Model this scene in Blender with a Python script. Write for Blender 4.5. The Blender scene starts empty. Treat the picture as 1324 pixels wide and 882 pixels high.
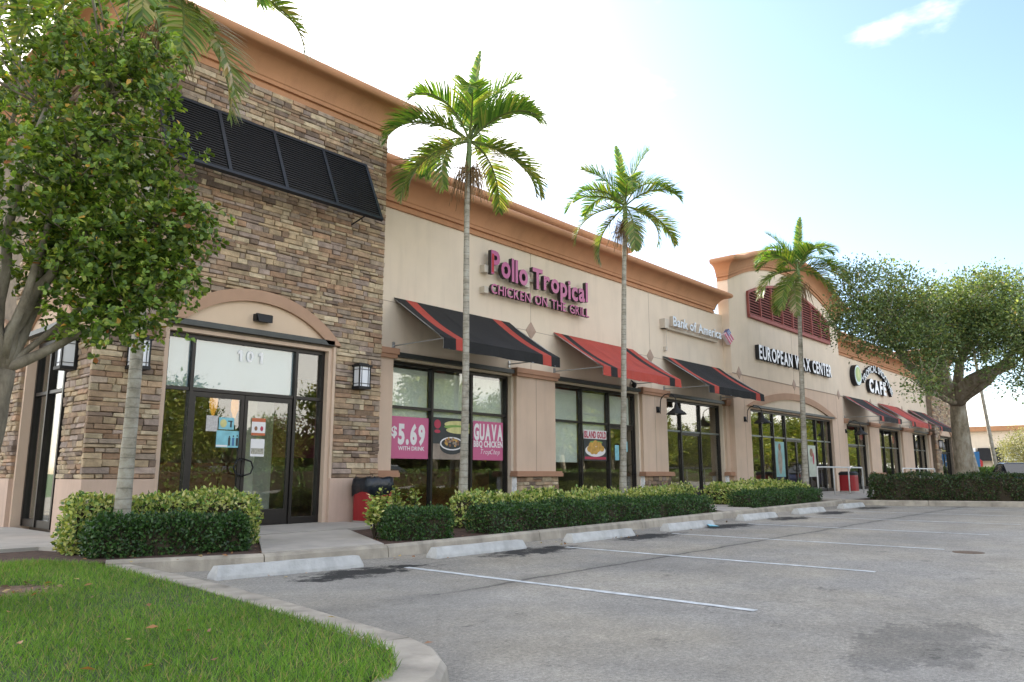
import bpy, math, random
import numpy as np
from mathutils import Vector, noise
rnd = random.Random(7)
R = np.random.RandomState(11)
S = bpy.context.scene
C = S.collection
PI = math.pi
# ------------------------------------------------------------ camera
F_, CX_, CY_, VX_, HY_ = 980., 662., 441., 1555., 613.
pit = math.atan((HY_-CY_)/F_); yaw = math.atan((VX_-CX_)/(F_/math.cos(pit)))
fw = Vector((math.cos(yaw)*math.cos(pit), math.sin(yaw)*math.cos(pit), math.sin(pit)))
cam = bpy.data.objects.new('camera', bpy.data.cameras.new('camera')); C.objects.link(cam)
cam.location = (0, 0, 1.06)
cam.rotation_euler = fw.to_track_quat('-Z', 'Y').to_euler()
cam.data.sensor_width = 36; cam.data.lens = 36*F_/1324
cam.data.clip_start = .05; cam.data.clip_end = 4000
S.camera = cam
# ------------------------------------------------------------ sky, sun, exposure
SUN_EL, SUN_ROT = math.radians(31), math.radians(18)     # rotation from +Y towards +X
w = bpy.data.worlds.new("World"); S.world = w; w.use_nodes = True
nt = w.node_tree; nt.nodes.clear()
def N(t, typ, **k):
    n = t.nodes.new(typ)
    for a, b in k.items(): setattr(n, a, b)
    return n
sky = N(nt, 'ShaderNodeTexSky', sky_type='NISHITA', sun_disc=False, sun_elevation=SUN_EL, sun_rotation=SUN_ROT,
        air_density=1.0, dust_density=1.2, ozone_density=2.2, altitude=0)
geo = N(nt, 'ShaderNodeTexCoord')
mp = N(nt, 'ShaderNodeMapping'); mp.inputs['Scale'].default_value = (1.0, 1.0, 2.6); mp.inputs['Location'].default_value = (3.1, .7, .15)
nz = N(nt, 'ShaderNodeTexNoise'); nz.inputs['Scale'].default_value = 2.3; nz.inputs['Detail'].default_value = 9; nz.inputs['Roughness'].default_value = .55
cr = N(nt, 'ShaderNodeMapRange'); cr.inputs['From Min'].default_value = .42; cr.inputs['From Max'].default_value = .54; cr.interpolation_type = 'SMOOTHSTEP'
sep = N(nt, 'ShaderNodeSeparateXYZ')
fade = N(nt, 'ShaderNodeMapRange'); fade.inputs['From Min'].default_value = .62; fade.inputs['From Max'].default_value = .12; fade.inputs['To Min'].default_value = 0.45; fade.inputs['To Max'].default_value = 1.
mul = N(nt, 'ShaderNodeMath', operation='MULTIPLY')
mix = N(nt, 'ShaderNodeMixRGB'); mix.inputs['Color2'].default_value = (10.8, 10.2, 9.3, 1)
bg = N(nt, 'ShaderNodeBackground'); bg.inputs['Strength'].default_value = .12
out = N(nt, 'ShaderNodeOutputWorld')
L = nt.links.new
L(geo.outputs['Generated'], mp.inputs['Vector']); L(mp.outputs[0], nz.inputs['Vector']); L(nz.outputs['Fac'], cr.inputs['Value'])
L(geo.outputs['Generated'], sep.inputs[0]); L(sep.outputs['Z'], fade.inputs['Value'])
vd = N(nt, 'ShaderNodeVectorMath', operation='DOT_PRODUCT'); vd.inputs[1].default_value = (.80, .06, .60)
pr_ = N(nt, 'ShaderNodeMapRange'); pr_.interpolation_type = 'SMOOTHSTEP'; pr_.inputs['From Min'].default_value = .80; pr_.inputs['From Max'].default_value = .97; pr_.inputs['To Max'].default_value = .21
sb_ = N(nt, 'ShaderNodeMath', operation='SUBTRACT')
L(geo.outputs['Generated'], vd.inputs[0]); L(vd.outputs['Value'], pr_.inputs['Value']); L(nz.outputs['Fac'], sb_.inputs[0]); L(pr_.outputs[0], sb_.inputs[1]); L(sb_.outputs[0], cr.inputs['Value'])
L(cr.outputs[0], mul.inputs[0]); L(fade.outputs[0], mul.inputs[1]); L(mul.outputs[0], mix.inputs['Fac'])
L(sky.outputs[0], mix.inputs['Color1']); L(mix.outputs[0], bg.inputs['Color']); L(bg.outputs[0], out.inputs['Surface'])
sl = bpy.data.lights.new('sun', 'SUN'); sl.energy = 3.6; sl.angle = math.radians(.53); sl.color = (1, .93, .82)
so = bpy.data.objects.new('sun', sl); C.objects.link(so)
sd = Vector((math.sin(SUN_ROT)*math.cos(SUN_EL), math.cos(SUN_ROT)*math.cos(SUN_EL), math.sin(SUN_EL)))
so.rotation_euler = (-sd).to_track_quat('-Z', 'Y').to_euler(); so.location = (0, 40, 60)
S.view_settings.view_transform = 'Standard'; S.view_settings.look = 'None'; S.view_settings.gamma = 1
S.view_settings.exposure = 1.56
# ------------------------------------------------------------ helpers
def zl(x): return min(max((x-5)*.0075, 0), .19)          # the lot rises very gently to the right
WO = {}                                                  # world origin of each object
def props(o, label=None, cat=None, group=None, kind=None):
    if label: o['label'] = label
    if cat: o['category'] = cat
    if group: o['group'] = group
    if kind: o['kind'] = kind
    return o
def soften(o, ang=28):
    me = o.data; me.polygons.foreach_set('use_smooth', [True]*len(me.polygons)); me.set_sharp_from_angle(angle=math.radians(ang)); return o
def empty(name, loc, label, cat, group=None, rz=0):
    o = bpy.data.objects.new(name, None); C.objects.link(o); o.location = loc; o.rotation_euler = (0, 0, rz)
    o.empty_display_size = .2
    WO[o.name] = Vector(loc); return props(o, label, cat, group)
FRONT = lambda u, d, z: (u, d, z)
def SIDE(u, d, z): return (d, u, z)                      # wall that faces -X
class MB:
    def __init__(s, T=None): s.v = []; s.f = []; s.m = []; s.c = []; s.T = T; s.col = (1, 1, 1)
    def add(s, vs, fs, m=0, c=None):
        b = len(s.v); c = c or s.col
        for q in vs: s.v.append(s.T(*q) if s.T else tuple(q)); s.c.append(c)
        for f in fs: s.f.append(tuple(b+i for i in f)); s.m.append(m)
    def box(s, x0, x1, y0, y1, z0, z1, m=0, c=None):
        s.add([(x0,y0,z0),(x1,y0,z0),(x1,y1,z0),(x0,y1,z0),(x0,y0,z1),(x1,y0,z1),(x1,y1,z1),(x0,y1,z1)],
              [(0,3,2,1),(4,5,6,7),(0,1,5,4),(1,2,6,5),(2,3,7,6),(3,0,4,7)], m, c)
    def hexa(s, p, m=0, c=None):                          # 8 points, bottom ring then top ring
        s.add(p, [(0,3,2,1),(4,5,6,7),(0,1,5,4),(1,2,6,5),(2,3,7,6),(3,0,4,7)], m, c)
    def prism(s, poly, z0, z1, m=0, c=None):              # poly in xy
        n = len(poly)
        s.add([(x, y, z0) for x, y in poly]+[(x, y, z1) for x, y in poly],
              [tuple(range(n))[::-1], tuple(range(n, 2*n))]+[(i, (i+1) % n, n+(i+1) % n, n+i) for i in range(n)], m, c)
    def strip(s, A, B, m=0, c=None, closed=False):        # two polylines joined by quads
        n = len(A); k = n if closed else n-1
        s.add(list(A)+list(B), [(i, (i+1) % n, n+(i+1) % n, n+i) for i in range(k)], m, c)
    def loft(s, rings, m=0, c=None, close=True, caps=True):
        n = len(rings[0]); vs = [p for r in rings for p in r]; fs = []
        for j in range(len(rings)-1):
            for i in range(n if close else n-1):
                a = j*n+i; b = j*n+(i+1) % n; fs.append((a, b, b+n, a+n))
        if caps: fs.append(tuple(range(n))[::-1]); fs.append(tuple(range((len(rings)-1)*n, len(rings)*n)))
        s.add(vs, fs, m, c)
    def tube(s, pts, rad, sides=8, m=0, c=None, caps=True):
        pts = [Vector(p) for p in pts]; n = len(pts)
        if not hasattr(rad, '__len__'): rad = [rad]*n
        rings = []; up = Vector((0, 0, 1)); t0 = (pts[1]-pts[0]).normalized()
        a = t0.cross(Vector((1, 0, 0)) if abs(t0.x) < .8 else up).normalized()
        for i in range(n):
            t = (pts[min(i+1, n-1)]-pts[max(i-1, 0)]).normalized()
            a = (a-t*a.dot(t)).normalized(); b = t.cross(a)
            rings.append([tuple(pts[i]+(a*math.cos(q*2*PI/sides)+b*math.sin(q*2*PI/sides))*rad[i]) for q in range(sides)])
        s.loft(rings, m, c, True, caps)
    def lathe(s, cx, cy, prof, sides=16, m=0, c=None):
        s.loft([[(cx+r*math.cos(q*2*PI/sides), cy+r*math.sin(q*2*PI/sides), z) for q in range(sides)] for r, z in prof], m, c)
    def build(s, name, mats, parent=None, label=None, cat=None, group=None, kind=None, smooth=False, org=None, col=False, fix=True):
        me = bpy.data.meshes.new(name)
        V = np.array(s.v, dtype=np.float64)
        if parent is not None: o0 = WO[parent.name]
        elif org is not None: o0 = Vector(org)
        elif kind == 'structure': o0 = Vector((0, 0, 0))
        else: o0 = Vector(((V[:,0].min()+V[:,0].max())/2, (V[:,1].min()+V[:,1].max())/2, V[:,2].min()))
        V = V-np.array(o0)
        me.from_pydata(V.tolist(), [], s.f)
        if not isinstance(mats, (list, tuple)): mats = [mats]
        for x in mats: me.materials.append(x)
        me.polygons.foreach_set('material_index', s.m)
        if smooth: me.polygons.foreach_set('use_smooth', [True]*len(s.f))
        if col:
            a = me.color_attributes.new(name='Col', type='FLOAT_COLOR', domain='POINT')
            a.data.foreach_set('color', np.hstack([np.array(s.c), np.ones((len(s.c), 1))]).ravel())
        if fix and len(s.f) < 4000:
            import bmesh
            bm = bmesh.new(); bm.from_mesh(me); bmesh.ops.recalc_face_normals(bm, faces=bm.faces); bm.to_mesh(me); bm.free()
        me.update()
        o = bpy.data.objects.new(name, me); C.objects.link(o)
        if parent is not None: o.parent = parent; WO[o.name] = WO[parent.name]
        else: o.location = o0; WO[o.name] = o0
        return props(o, label, cat, group, kind)
def scatter(name, tv, tf, P, M, sc, cols, mats, parent=None, kind=None, label=None, cat=None, group=None, org=(0,0,0), midx=None):
    """N transformed copies of a small template joined as one mesh (foliage)."""
    tv = np.array(tv, float); n = len(tv); k = len(P); tf = np.array(tf); 
    V = np.einsum('nij,vj->nvi', M, tv)*np.asarray(sc).reshape(-1, 1, 1)+P[:, None, :]
    o0 = np.array(WO[parent.name]) if parent is not None else np.array(org)
    V = (V-o0).reshape(-1, 3)
    Fc = (tf[None]+(np.arange(k)*n)[:, None, None]).reshape(-1, tf.shape[1])
    me = bpy.data.meshes.new(name)
    me.vertices.add(len(V)); me.vertices.foreach_set('co', V.ravel())
    me.loops.add(Fc.size); me.loops.foreach_set('vertex_index', Fc.ravel().astype(np.int32))
    me.polygons.add(len(Fc)); me.polygons.foreach_set('loop_start', np.arange(len(Fc), dtype=np.int32)*tf.shape[1])
    me.update(calc_edges=True)
    a = me.color_attributes.new(name='Col', type='FLOAT_COLOR', domain='POINT')
    cc = np.repeat(np.hstack([cols, np.ones((k, 1))]), n, axis=0)
    a.data.foreach_set('color', cc.ravel())
    if not isinstance(mats, (list, tuple)): mats = [mats]
    for x in mats: me.materials.append(x)
    o = bpy.data.objects.new(name, me); C.objects.link(o)
    if parent is not None: o.parent = parent
    else: o.location = org
    WO[o.name] = Vector(o0)
    return props(o, label, cat, group, kind)
def frames(D, Nn):
    """matrices with local y along D, local z near Nn"""
    D = D/np.linalg.norm(D, axis=1, keepdims=True)
    X = np.cross(D, Nn); X /= np.linalg.norm(X, axis=1, keepdims=True)+1e-9
    Z = np.cross(X, D)
    return np.stack([X, D, Z], axis=2)
def pick(pal, k, wts=None, jit=.15):
    pal = np.array(pal); i = R.choice(len(pal), k, p=wts)
    return np.clip(pal[i]*(1+R.uniform(-jit, jit, (k, 1))), 0, 1)
LEAF_V = [(0,0,0),(.3,.45,.08),(0,1,0),(-.3,.45,.08)]; LEAF_F = [(0,1,2),(0,2,3)]
ROUND_V = [(0,0,0),(0,1,-.05),(.2,.3,.08),(.33,.72,.06),(-.2,.3,.08),(-.33,.72,.06)]; ROUND_F = [(0,2,3,1),(0,1,5,4)]
BLADE_V = [(-.035,0,0),(.035,0,0),(-.03,.5,.06),(.03,.5,.06),(0,1,.3)]; BLADE_F = [(0,1,3),(0,3,2),(2,3,4)]
# ------------------------------------------------------------ materials
MATS = {}
def mat(name, col, rough=.6, ns=0, var=.12, bump=0, bs=None, metal=0, attr=False, spec=.5, emis=None, es=0, trans=0, stain=0, coat=0):
    m = bpy.data.materials.new(name); m.use_nodes = True; t = m.node_tree; b = t.nodes['Principled BSDF']
    b.inputs['Roughness'].default_value = rough; b.inputs['Metallic'].default_value = metal
    b.inputs['Specular IOR Level'].default_value = spec; b.inputs['Coat Weight'].default_value = coat
    b.inputs['Base Color'].default_value = (*col, 1)
    src = None
    if attr:
        a = N(t, 'ShaderNodeAttribute', attribute_name='Col'); src = a.outputs['Color']
    tc = N(t, 'ShaderNodeTexCoord')
    if ns:
        n1 = N(t, 'ShaderNodeTexNoise'); n1.inputs['Scale'].default_value = ns; n1.inputs['Detail'].default_value = 6
        t.links.new(tc.outputs['Object'], n1.inputs['Vector'])
        mr = N(t, 'ShaderNodeMapRange'); mr.inputs['From Min'].default_value = .3; mr.inputs['From Max'].default_value = .7
        mr.inputs['To Min'].default_value = 1-var; mr.inputs['To Max'].default_value = 1+var
        t.links.new(n1.outputs['Fac'], mr.inputs['Value'])
        mx = N(t, 'ShaderNodeVectorMath', operation='MULTIPLY')
        if src is not None: t.links.new(src, mx.inputs[0])
        else: mx.inputs[0].default_value = col
        t.links.new(mr.outputs[0], mx.inputs[1]); src = mx.outputs[0]
    if stain:                                             # rain streaks and grime with a shape of their own
        mpp = N(t, 'ShaderNodeMapping'); mpp.inputs['Scale'].default_value = (1.8, 1.8, .22)
        n3 = N(t, 'ShaderNodeTexNoise'); n3.inputs['Scale'].default_value = 1.7; n3.inputs['Detail'].default_value = 8; n3.inputs['Roughness'].default_value = .65
        t.links.new(tc.outputs['Object'], mpp.inputs[0]); t.links.new(mpp.outputs[0], n3.inputs['Vector'])
        r3 = N(t, 'ShaderNodeMapRange'); r3.inputs['From Min'].default_value = .5; r3.inputs['From Max'].default_value = .8
        r3.inputs['To Min'].default_value = 1; r3.inputs['To Max'].default_value = 1-stain
        t.links.new(n3.outputs['Fac'], r3.inputs['Value'])
        mx = N(t, 'ShaderNodeVectorMath', operation='MULTIPLY'); t.links.new(src, mx.inputs[0]) if src is not None else setattr(mx.inputs[0], 'default_value', col)
        t.links.new(r3.outputs[0], mx.inputs[1]); src = mx.outputs[0]
    if src is not None: t.links.new(src, b.inputs['Base Color'])
    if bump:
        n2 = N(t, 'ShaderNodeTexNoise'); n2.inputs['Scale'].default_value = bs or ns*4 or 40; n2.inputs['Detail'].default_value = 5
        t.links.new(tc.outputs['Object'], n2.inputs['Vector'])
        bp = N(t, 'ShaderNodeBump'); bp.inputs['Strength'].default_value = bump; bp.inputs['Distance'].default_value = .01
        t.links.new(n2.outputs['Fac'], bp.inputs['Height']); t.links.new(bp.outputs[0], b.inputs['Normal'])
    if emis: b.inputs['Emission Color'].default_value = (*emis, 1); b.inputs['Emission Strength'].default_value = es
    if trans:
        tr = N(t, 'ShaderNodeBsdfTranslucent'); ms = N(t, 'ShaderNodeMixShader'); ms.inputs[0].default_value = trans
        if src is not None:
            g = N(t, 'ShaderNodeVectorMath', operation='MULTIPLY'); g.inputs[1].default_value = (2.0, 1.9, .7)
            t.links.new(src, g.inputs[0]); t.links.new(g.outputs[0], tr.inputs['Color'])
        o = t.nodes['Material Output']
        t.links.new(b.outputs[0], ms.inputs[1]); t.links.new(tr.outputs[0], ms.inputs[2]); t.links.new(ms.outputs[0], o.inputs['Surface'])
    MATS[name] = m; return m
M_stucco = mat('stucco_cream', (.71, .60, .475), .9, 1.3, .05, .35, 70, stain=.13)
M_stuccod = mat('stucco_tan', (.63, .475, .36), .9, 1.5, .05, .35, 70, stain=.12)
M_base = mat('stucco_pink_tan', (.56, .41, .32), .9, 2, .08, .35, 70, stain=.2)
M_brown = mat('trim_terracotta', (.45, .225, .115), .85, 1.6, .07, .3, 60, stain=.18)
M_brown2 = mat('band_terracotta', (.40, .22, .135), .85, 3, .06, .2, 80)
M_arch = mat('arch_band_tan', (.43, .27, .18), .85, 3, .06, .2, 80)
M_joint = mat('joint_sealant', (.33, .25, .2), .9)
M_diam = mat('tile_rose_tan', (.36, .25, .19), .6, 8, .1, .1)
M_mortar = mat('mortar', (.20, .16, .12), .95, 6, .2)
M_stone = mat('ledge_stone', (1, 1, 1), .85, 9, .28, .9, 45, attr=True)
M_bronze = mat('dark_bronze_frame', (.022, .019, .017), .38, 6, .1, metal=.3)
M_bronze2 = mat('grey_bronze_flashing', (.055, .06, .058), .45, 6, .1, metal=.3)
M_rail = mat('anodised_grey', (.16, .18, .18), .4, 6, .1, metal=.5)
M_black = mat('black_metal', (.008, .008, .009), .6, 8, .2)
M_blackbar = mat('blue_black_metal', (.011, .014, .019), .45, 8, .2)
M_white = mat('frosted_lamp_glass', (.8, .82, .86), .35)
M_awnk = mat('awning_black_canvas', (.009, .009, .0095), .85, 3, .15, .35, 300)
M_awnr = mat('awning_red_canvas', (.40, .05, .032), .75, 3, .12, .35, 300)
M_steel = mat('galvanised_steel', (.45, .46, .47), .4, 9, .1, metal=.7)
M_conc = mat('pavement_concrete', (.42, .385, .34), .9, 2.2, .12, .4, 60, stain=.2)
M_kerb = mat('kerb_concrete', (.37, .33, .27), .9, 3.5, .25, .6, 50, stain=.5)
M_stop = mat('painted_concrete', (.50, .50, .485), .85, 9, .12, .7, 50, stain=.28)
M_mulch = mat('mulch', (.075, .042, .03), .95, 14, .5, 1, 50)
M_soil = mat('grass_soil', (.05, .075, .022), .95, 9, .4, .8, 60)
M_lawn = mat('far_lawn', (.07, .13, .03), .95, 4, .3, .5, 20)
M_leaf = mat('leaf', (1, 1, 1), .45, attr=True, trans=.3, spec=.45)
M_leafd = mat('hedge_leaf', (1, 1, 1), .4, attr=True, trans=.18, spec=.45)
M_grass = mat('grass_blade', (1, 1, 1), .55, attr=True, trans=.3, spec=.25)
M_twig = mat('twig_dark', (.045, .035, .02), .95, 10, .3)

def bark_mat(name, c0, c1, c2, ring=0):
    m = mat(name, c0, .92); t = m.node_tree; b_ = t.nodes['Principled BSDF']; l = t.links.new
    tc = N(t, 'ShaderNodeTexCoord'); n = N(t, 'ShaderNodeTexNoise'); n.inputs['Scale'].default_value = 4.5; n.inputs['Detail'].default_value = 9; n.inputs['Roughness'].default_value = .7
    mp_ = N(t, 'ShaderNodeMapping'); mp_.inputs['Scale'].default_value = (1, 1, .45 if not ring else 1.3); l(tc.outputs['Object'], mp_.inputs[0]); l(mp_.outputs[0], n.inputs['Vector'])
    rp = N(t, 'ShaderNodeValToRGB'); e = rp.color_ramp.elements; e[0].position = .36; e[0].color = (*c1, 1); e[1].position = .66; e[1].color = (*c2, 1); x = e.new(.5); x.color = (*c0, 1)
    l(n.outputs['Fac'], rp.inputs[0]); col = rp.outputs[0]; h = n.outputs['Fac']
    if ring:
        w_ = N(t, 'ShaderNodeTexWave', wave_type='BANDS', bands_direction='Z', wave_profile='SAW'); w_.inputs['Scale'].default_value = ring; w_.inputs['Distortion'].default_value = 1.6; w_.inputs['Detail'].default_value = 3; w_.inputs['Detail Scale'].default_value = 1.5
        l(tc.outputs['Object'], w_.inputs['Vector']); mr_ = N(t, 'ShaderNodeMapRange'); mr_.inputs[1].default_value = 0; mr_.inputs[2].default_value = .16; mr_.inputs[3].default_value = .45; mr_.inputs[4].default_value = 1
        l(w_.outputs['Fac'], mr_.inputs[0]); v = N(t, 'ShaderNodeVectorMath', operation='MULTIPLY'); l(col, v.inputs[0]); l(mr_.outputs[0], v.inputs[1]); col = v.outputs[0]; h = w_.outputs['Fac']
    l(col, b_.inputs['Base Color']); bp = N(t, 'ShaderNodeBump'); bp.inputs['Strength'].default_value = .8; bp.inputs['Distance'].default_value = .012 if not ring else .006
    n2 = N(t, 'ShaderNodeTexNoise'); n2.inputs['Scale'].default_value = 22; n2.inputs['Detail'].default_value = 6; l(mp_.outputs[0], n2.inputs['Vector'])
    ad = N(t, 'ShaderNodeMath', operation='ADD'); l(h, ad.inputs[0]); l(n2.outputs['Fac'], ad.inputs[1]); l(ad.outputs[0], bp.inputs['Height']); l(bp.outputs[0], b_.inputs['Normal'])
    return m
M_palmbark = bark_mat('palm_bark', (.36, .33, .27), (.22, .20, .15), (.46, .44, .38), 2.6)
M_bark = bark_mat('bark_grey', (.33, .28, .21), (.17, .145, .10), (.47, .43, .36))
M_barkd = bark_mat('bark_grey_brown', (.22, .185, .135), (.10, .085, .06), (.33, .30, .245))
M_shaft = mat('palm_crownshaft', (.16, .23, .08), .5, 6, .2)
M_dead = mat('palm_fruit_stalk', (.26, .17, .09), .9, 10, .3)
M_red = mat('bin_red_plastic', (.33, .015, .02), .45, 5, .1)
M_bag = mat('black_bin_bag', (.015, .02, .028), .28, 12, .3, 1, 18)
M_pink = mat('poster_pink', (.56, .12, .25), .5)
M_print = mat('poster_white_print', (.78, .76, .76), .5)
M_blind = mat('roller_blind', (.82, .86, .80), .8, 5, .05)
M_film = mat('window_film', (.35, .455, .53), .7, 2, .04)
M_wallin = mat('interior_wall', (.30, .24, .15), .9, 2, .2)
M_floorin = mat('interior_floor', (.16, .12, .09), .5, 2, .2)
M_green = mat('interior_green_panel', (.08, .16, .10), .8, 3, .3)
M_wood = mat('interior_wood', (.30, .13, .04), .6, 3, .3)
M_roof = mat('roof_membrane', (.62, .60, .56), .9, 1, .1)
M_louv = mat('louvre_dark_red', (.30, .085, .07), .7, 4, .1)
M_louvb = mat('louvre_backing', (.06, .02, .018), .9)
M_yl = mat('stall_paint', (.58, .60, .60), .8, 9, .3, stain=.4)
def glass(name, tint, ior, rough=0.0):
    m = bpy.data.materials.new(name); m.use_nodes = True; t = m.node_tree; t.nodes.clear()
    tr = N(t, 'ShaderNodeBsdfTransparent'); tr.inputs[0].default_value = (*tint, 1)
    gl = N(t, 'ShaderNodeBsdfGlossy'); gl.inputs['Roughness'].default_value = rough
    lw_ = N(t, 'ShaderNodeLayerWeight'); lw_.inputs['Blend'].default_value = .5
    pw = N(t, 'ShaderNodeMath', operation='POWER'); pw.inputs[1].default_value = 4.0; t.links.new(lw_.outputs['Facing'], pw.inputs[0])
    fr = N(t, 'ShaderNodeMapRange'); fr.inputs['To Min'].default_value = ior; fr.inputs['To Max'].default_value = 1.0; t.links.new(pw.outputs[0], fr.inputs[0])
    ms = N(t, 'ShaderNodeMixShader'); o = N(t, 'ShaderNodeOutputMaterial')
    tc = N(t, 'ShaderNodeTexCoord'); n = N(t, 'ShaderNodeTexNoise'); n.inputs['Scale'].default_value = 1.1; n.inputs['Detail'].default_value = 1
    bp = N(t, 'ShaderNodeBump'); bp.inputs['Strength'].default_value = .12; bp.inputs['Distance'].default_value = .02
    l = t.links.new
    l(tc.outputs['Object'], n.inputs['Vector']); l(n.outputs['Fac'], bp.inputs['Height'])
    l(bp.outputs[0], gl.inputs['Normal'])
    l(fr.outputs[0], ms.inputs[0]); l(tr.outputs[0], ms.inputs[1]); l(gl.outputs[0], ms.inputs[2]); l(ms.outputs[0], o.inputs[0])
    return m
M_glass = glass('window_glass', (.93, .95, .93), .10)
M_carglass = mat('car_glass', (.02, .025, .03), .08, spec=.8)
SEAM_M, SEAM_B = -.004, 5.24
def asphalt():
    m = mat('asphalt_worn', (.235, .23, .22), .88); t = m.node_tree; b = t.nodes['Principled BSDF']; l = t.links.new
    tc = N(t, 'ShaderNodeTexCoord'); P = tc.outputs['Object']
    def noise_(s, d=4, r=.55, mp=None):
        n = N(t, 'ShaderNodeTexNoise'); n.inputs['Scale'].default_value = s; n.inputs['Detail'].default_value = d; n.inputs['Roughness'].default_value = r
        if mp:
            q = N(t, 'ShaderNodeMapping'); q.inputs['Scale'].default_value = mp; l(P, q.inputs[0]); l(q.outputs[0], n.inputs['Vector'])
        else: l(P, n.inputs['Vector'])
        return n.outputs['Fac']
    def mr(v, a, bb, c, d, sm=False):
        n = N(t, 'ShaderNodeMapRange'); n.inputs[1].default_value = a; n.inputs[2].default_value = bb; n.inputs[3].default_value = c; n.inputs[4].default_value = d
        if sm: n.interpolation_type = 'SMOOTHSTEP'
        l(v, n.inputs[0]); return n.outputs[0]
    def ma(op, a, bb=None, c=None):
        n = N(t, 'ShaderNodeMath', operation=op)
        for i, q in enumerate((a, bb, c)):
            if q is None: continue
            if isinstance(q, (int, float)): n.inputs[i].default_value = q
            else: l(q, n.inputs[i])
        return n.outputs[0]
    sp = N(t, 'ShaderNodeSeparateXYZ'); l(P, sp.inputs[0]); X, Y = sp.outputs[0], sp.outputs[1]
    grain = mr(noise_(160, 3, .8), .3, .7, .62, 1.38)
    blotch = mr(noise_(.35, 7, .62), .3, .7, .76, 1.2)
    mid = mr(noise_(2.2, 6, .7), .3, .7, .88, 1.12)
    spots = mr(noise_(1.6, 8, .8, (1, 1.5, 1)), .60, .685, 1, .45)
    dots = mr(noise_(9, 2, .5), .76, .80, 1, .35)
    # tyre-heel dirt in front of each wheel stop: repeats every stall, edges ragged
    wr = N(t, 'ShaderNodeMath', operation='WRAP'); wr.inputs[1].default_value = -1.45; wr.inputs[2].default_value = 1.45
    l(ma('SUBTRACT', X, 5.3), wr.inputs[0])
    dx = ma('DIVIDE', wr.outputs[0], .95); dy = ma('DIVIDE', ma('SUBTRACT', Y, 6.93), .36)
    rr = ma('ADD', ma('MULTIPLY', dx, dx), ma('MULTIPLY', dy, dy))
    rr = ma('ADD', rr, mr(noise_(3.2, 8, .8), .3, .7, -1.0, 1.5))
    lim = ma('MULTIPLY', mr(rr, .6, 1.4, .93, 0, True), mr(X, 23.2, 23.9, 1, 0))
    oil = ma('SUBTRACT', 1, lim)
    # long seam
    dyc = ma('ABSOLUTE', ma('SUBTRACT', ma('SUBTRACT', Y, ma('MULTIPLY', X, SEAM_M)), mr(noise_(.9, 8, .65), 0, 1, SEAM_B-.12, SEAM_B+.12)))
    seam = mr(dyc, .012, .045, .42, 1); seam2 = mr(dyc, .03, .30, .84, 1)
    xr = mr(X, 4.6, 5.6, 0, 1); seam = ma('ADD', ma('MULTIPLY', ma('SUBTRACT', seam, 1), xr), 1)
    # darker damp patch
    px_ = ma('DIVIDE', ma('SUBTRACT', X, 5.5), .9); py_ = ma('DIVIDE', ma('SUBTRACT', Y, 1.45), .38)
    pr = ma('ADD', ma('ADD', ma('MULTIPLY', px_, px_), ma('MULTIPLY', py_, py_)), mr(noise_(3.5, 8, .8), .3, .7, -1.0, 1.0))
    patch = mr(pr, .7, .95, .68, 1)
    v = grain
    g2 = mr(noise_(38, 4, .85), .3, .7, .55, 1.45); g3 = mr(noise_(11, 6, .85), .3, .7, .80, 1.20); v = ma('MULTIPLY', v, ma('MULTIPLY', g2, g3))
    for q in (blotch, mid, spots, dots, oil, seam, seam2, patch): v = ma('MULTIPLY', v, q)
    cr_ = N(t, 'ShaderNodeTexVoronoi', feature='DISTANCE_TO_EDGE'); cr_.inputs['Scale'].default_value = .42; wv = N(t, 'ShaderNodeVectorMath', operation='ADD'); nn = N(t, 'ShaderNodeTexNoise'); nn.inputs['Scale'].default_value = 1.3; nn.inputs['Detail'].default_value = 7; l(P, nn.inputs['Vector']); l(P, wv.inputs[0]); l(nn.outputs['Color'], wv.inputs[1]); l(wv.outputs[0], cr_.inputs['Vector'])
    ck = mr(cr_.outputs['Distance'], .0, .0035, .62, 1); ckm = mr(noise_(.6, 4), .45, .6, 0, 1); ck = ma('ADD', ma('MULTIPLY', ma('SUBTRACT', ck, 1), ckm), 1); v = ma('MULTIPLY', v, ck)
    mx = N(t, 'ShaderNodeVectorMath', operation='MULTIPLY')
    warm = N(t, 'ShaderNodeMixRGB'); warm.inputs[1].default_value = (.275, .258, .228, 1); warm.inputs[2].default_value = (.32, .288, .232, 1); l(mr(noise_(.5, 5), .4, .65, 0, 1), warm.inputs[0])
    l(warm.outputs[0], mx.inputs[0]); l(v, mx.inputs[1]); l(mx.outputs[0], b.inputs['Base Color'])
    bp = N(t, 'ShaderNodeBump'); bp.inputs['Strength'].default_value = .55; bp.inputs['Distance'].default_value = .006
    l(noise_(110, 3, .7), bp.inputs['Height']); l(bp.outputs[0], b.inputs['Normal'])
    return m
M_asph = asphalt()
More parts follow.
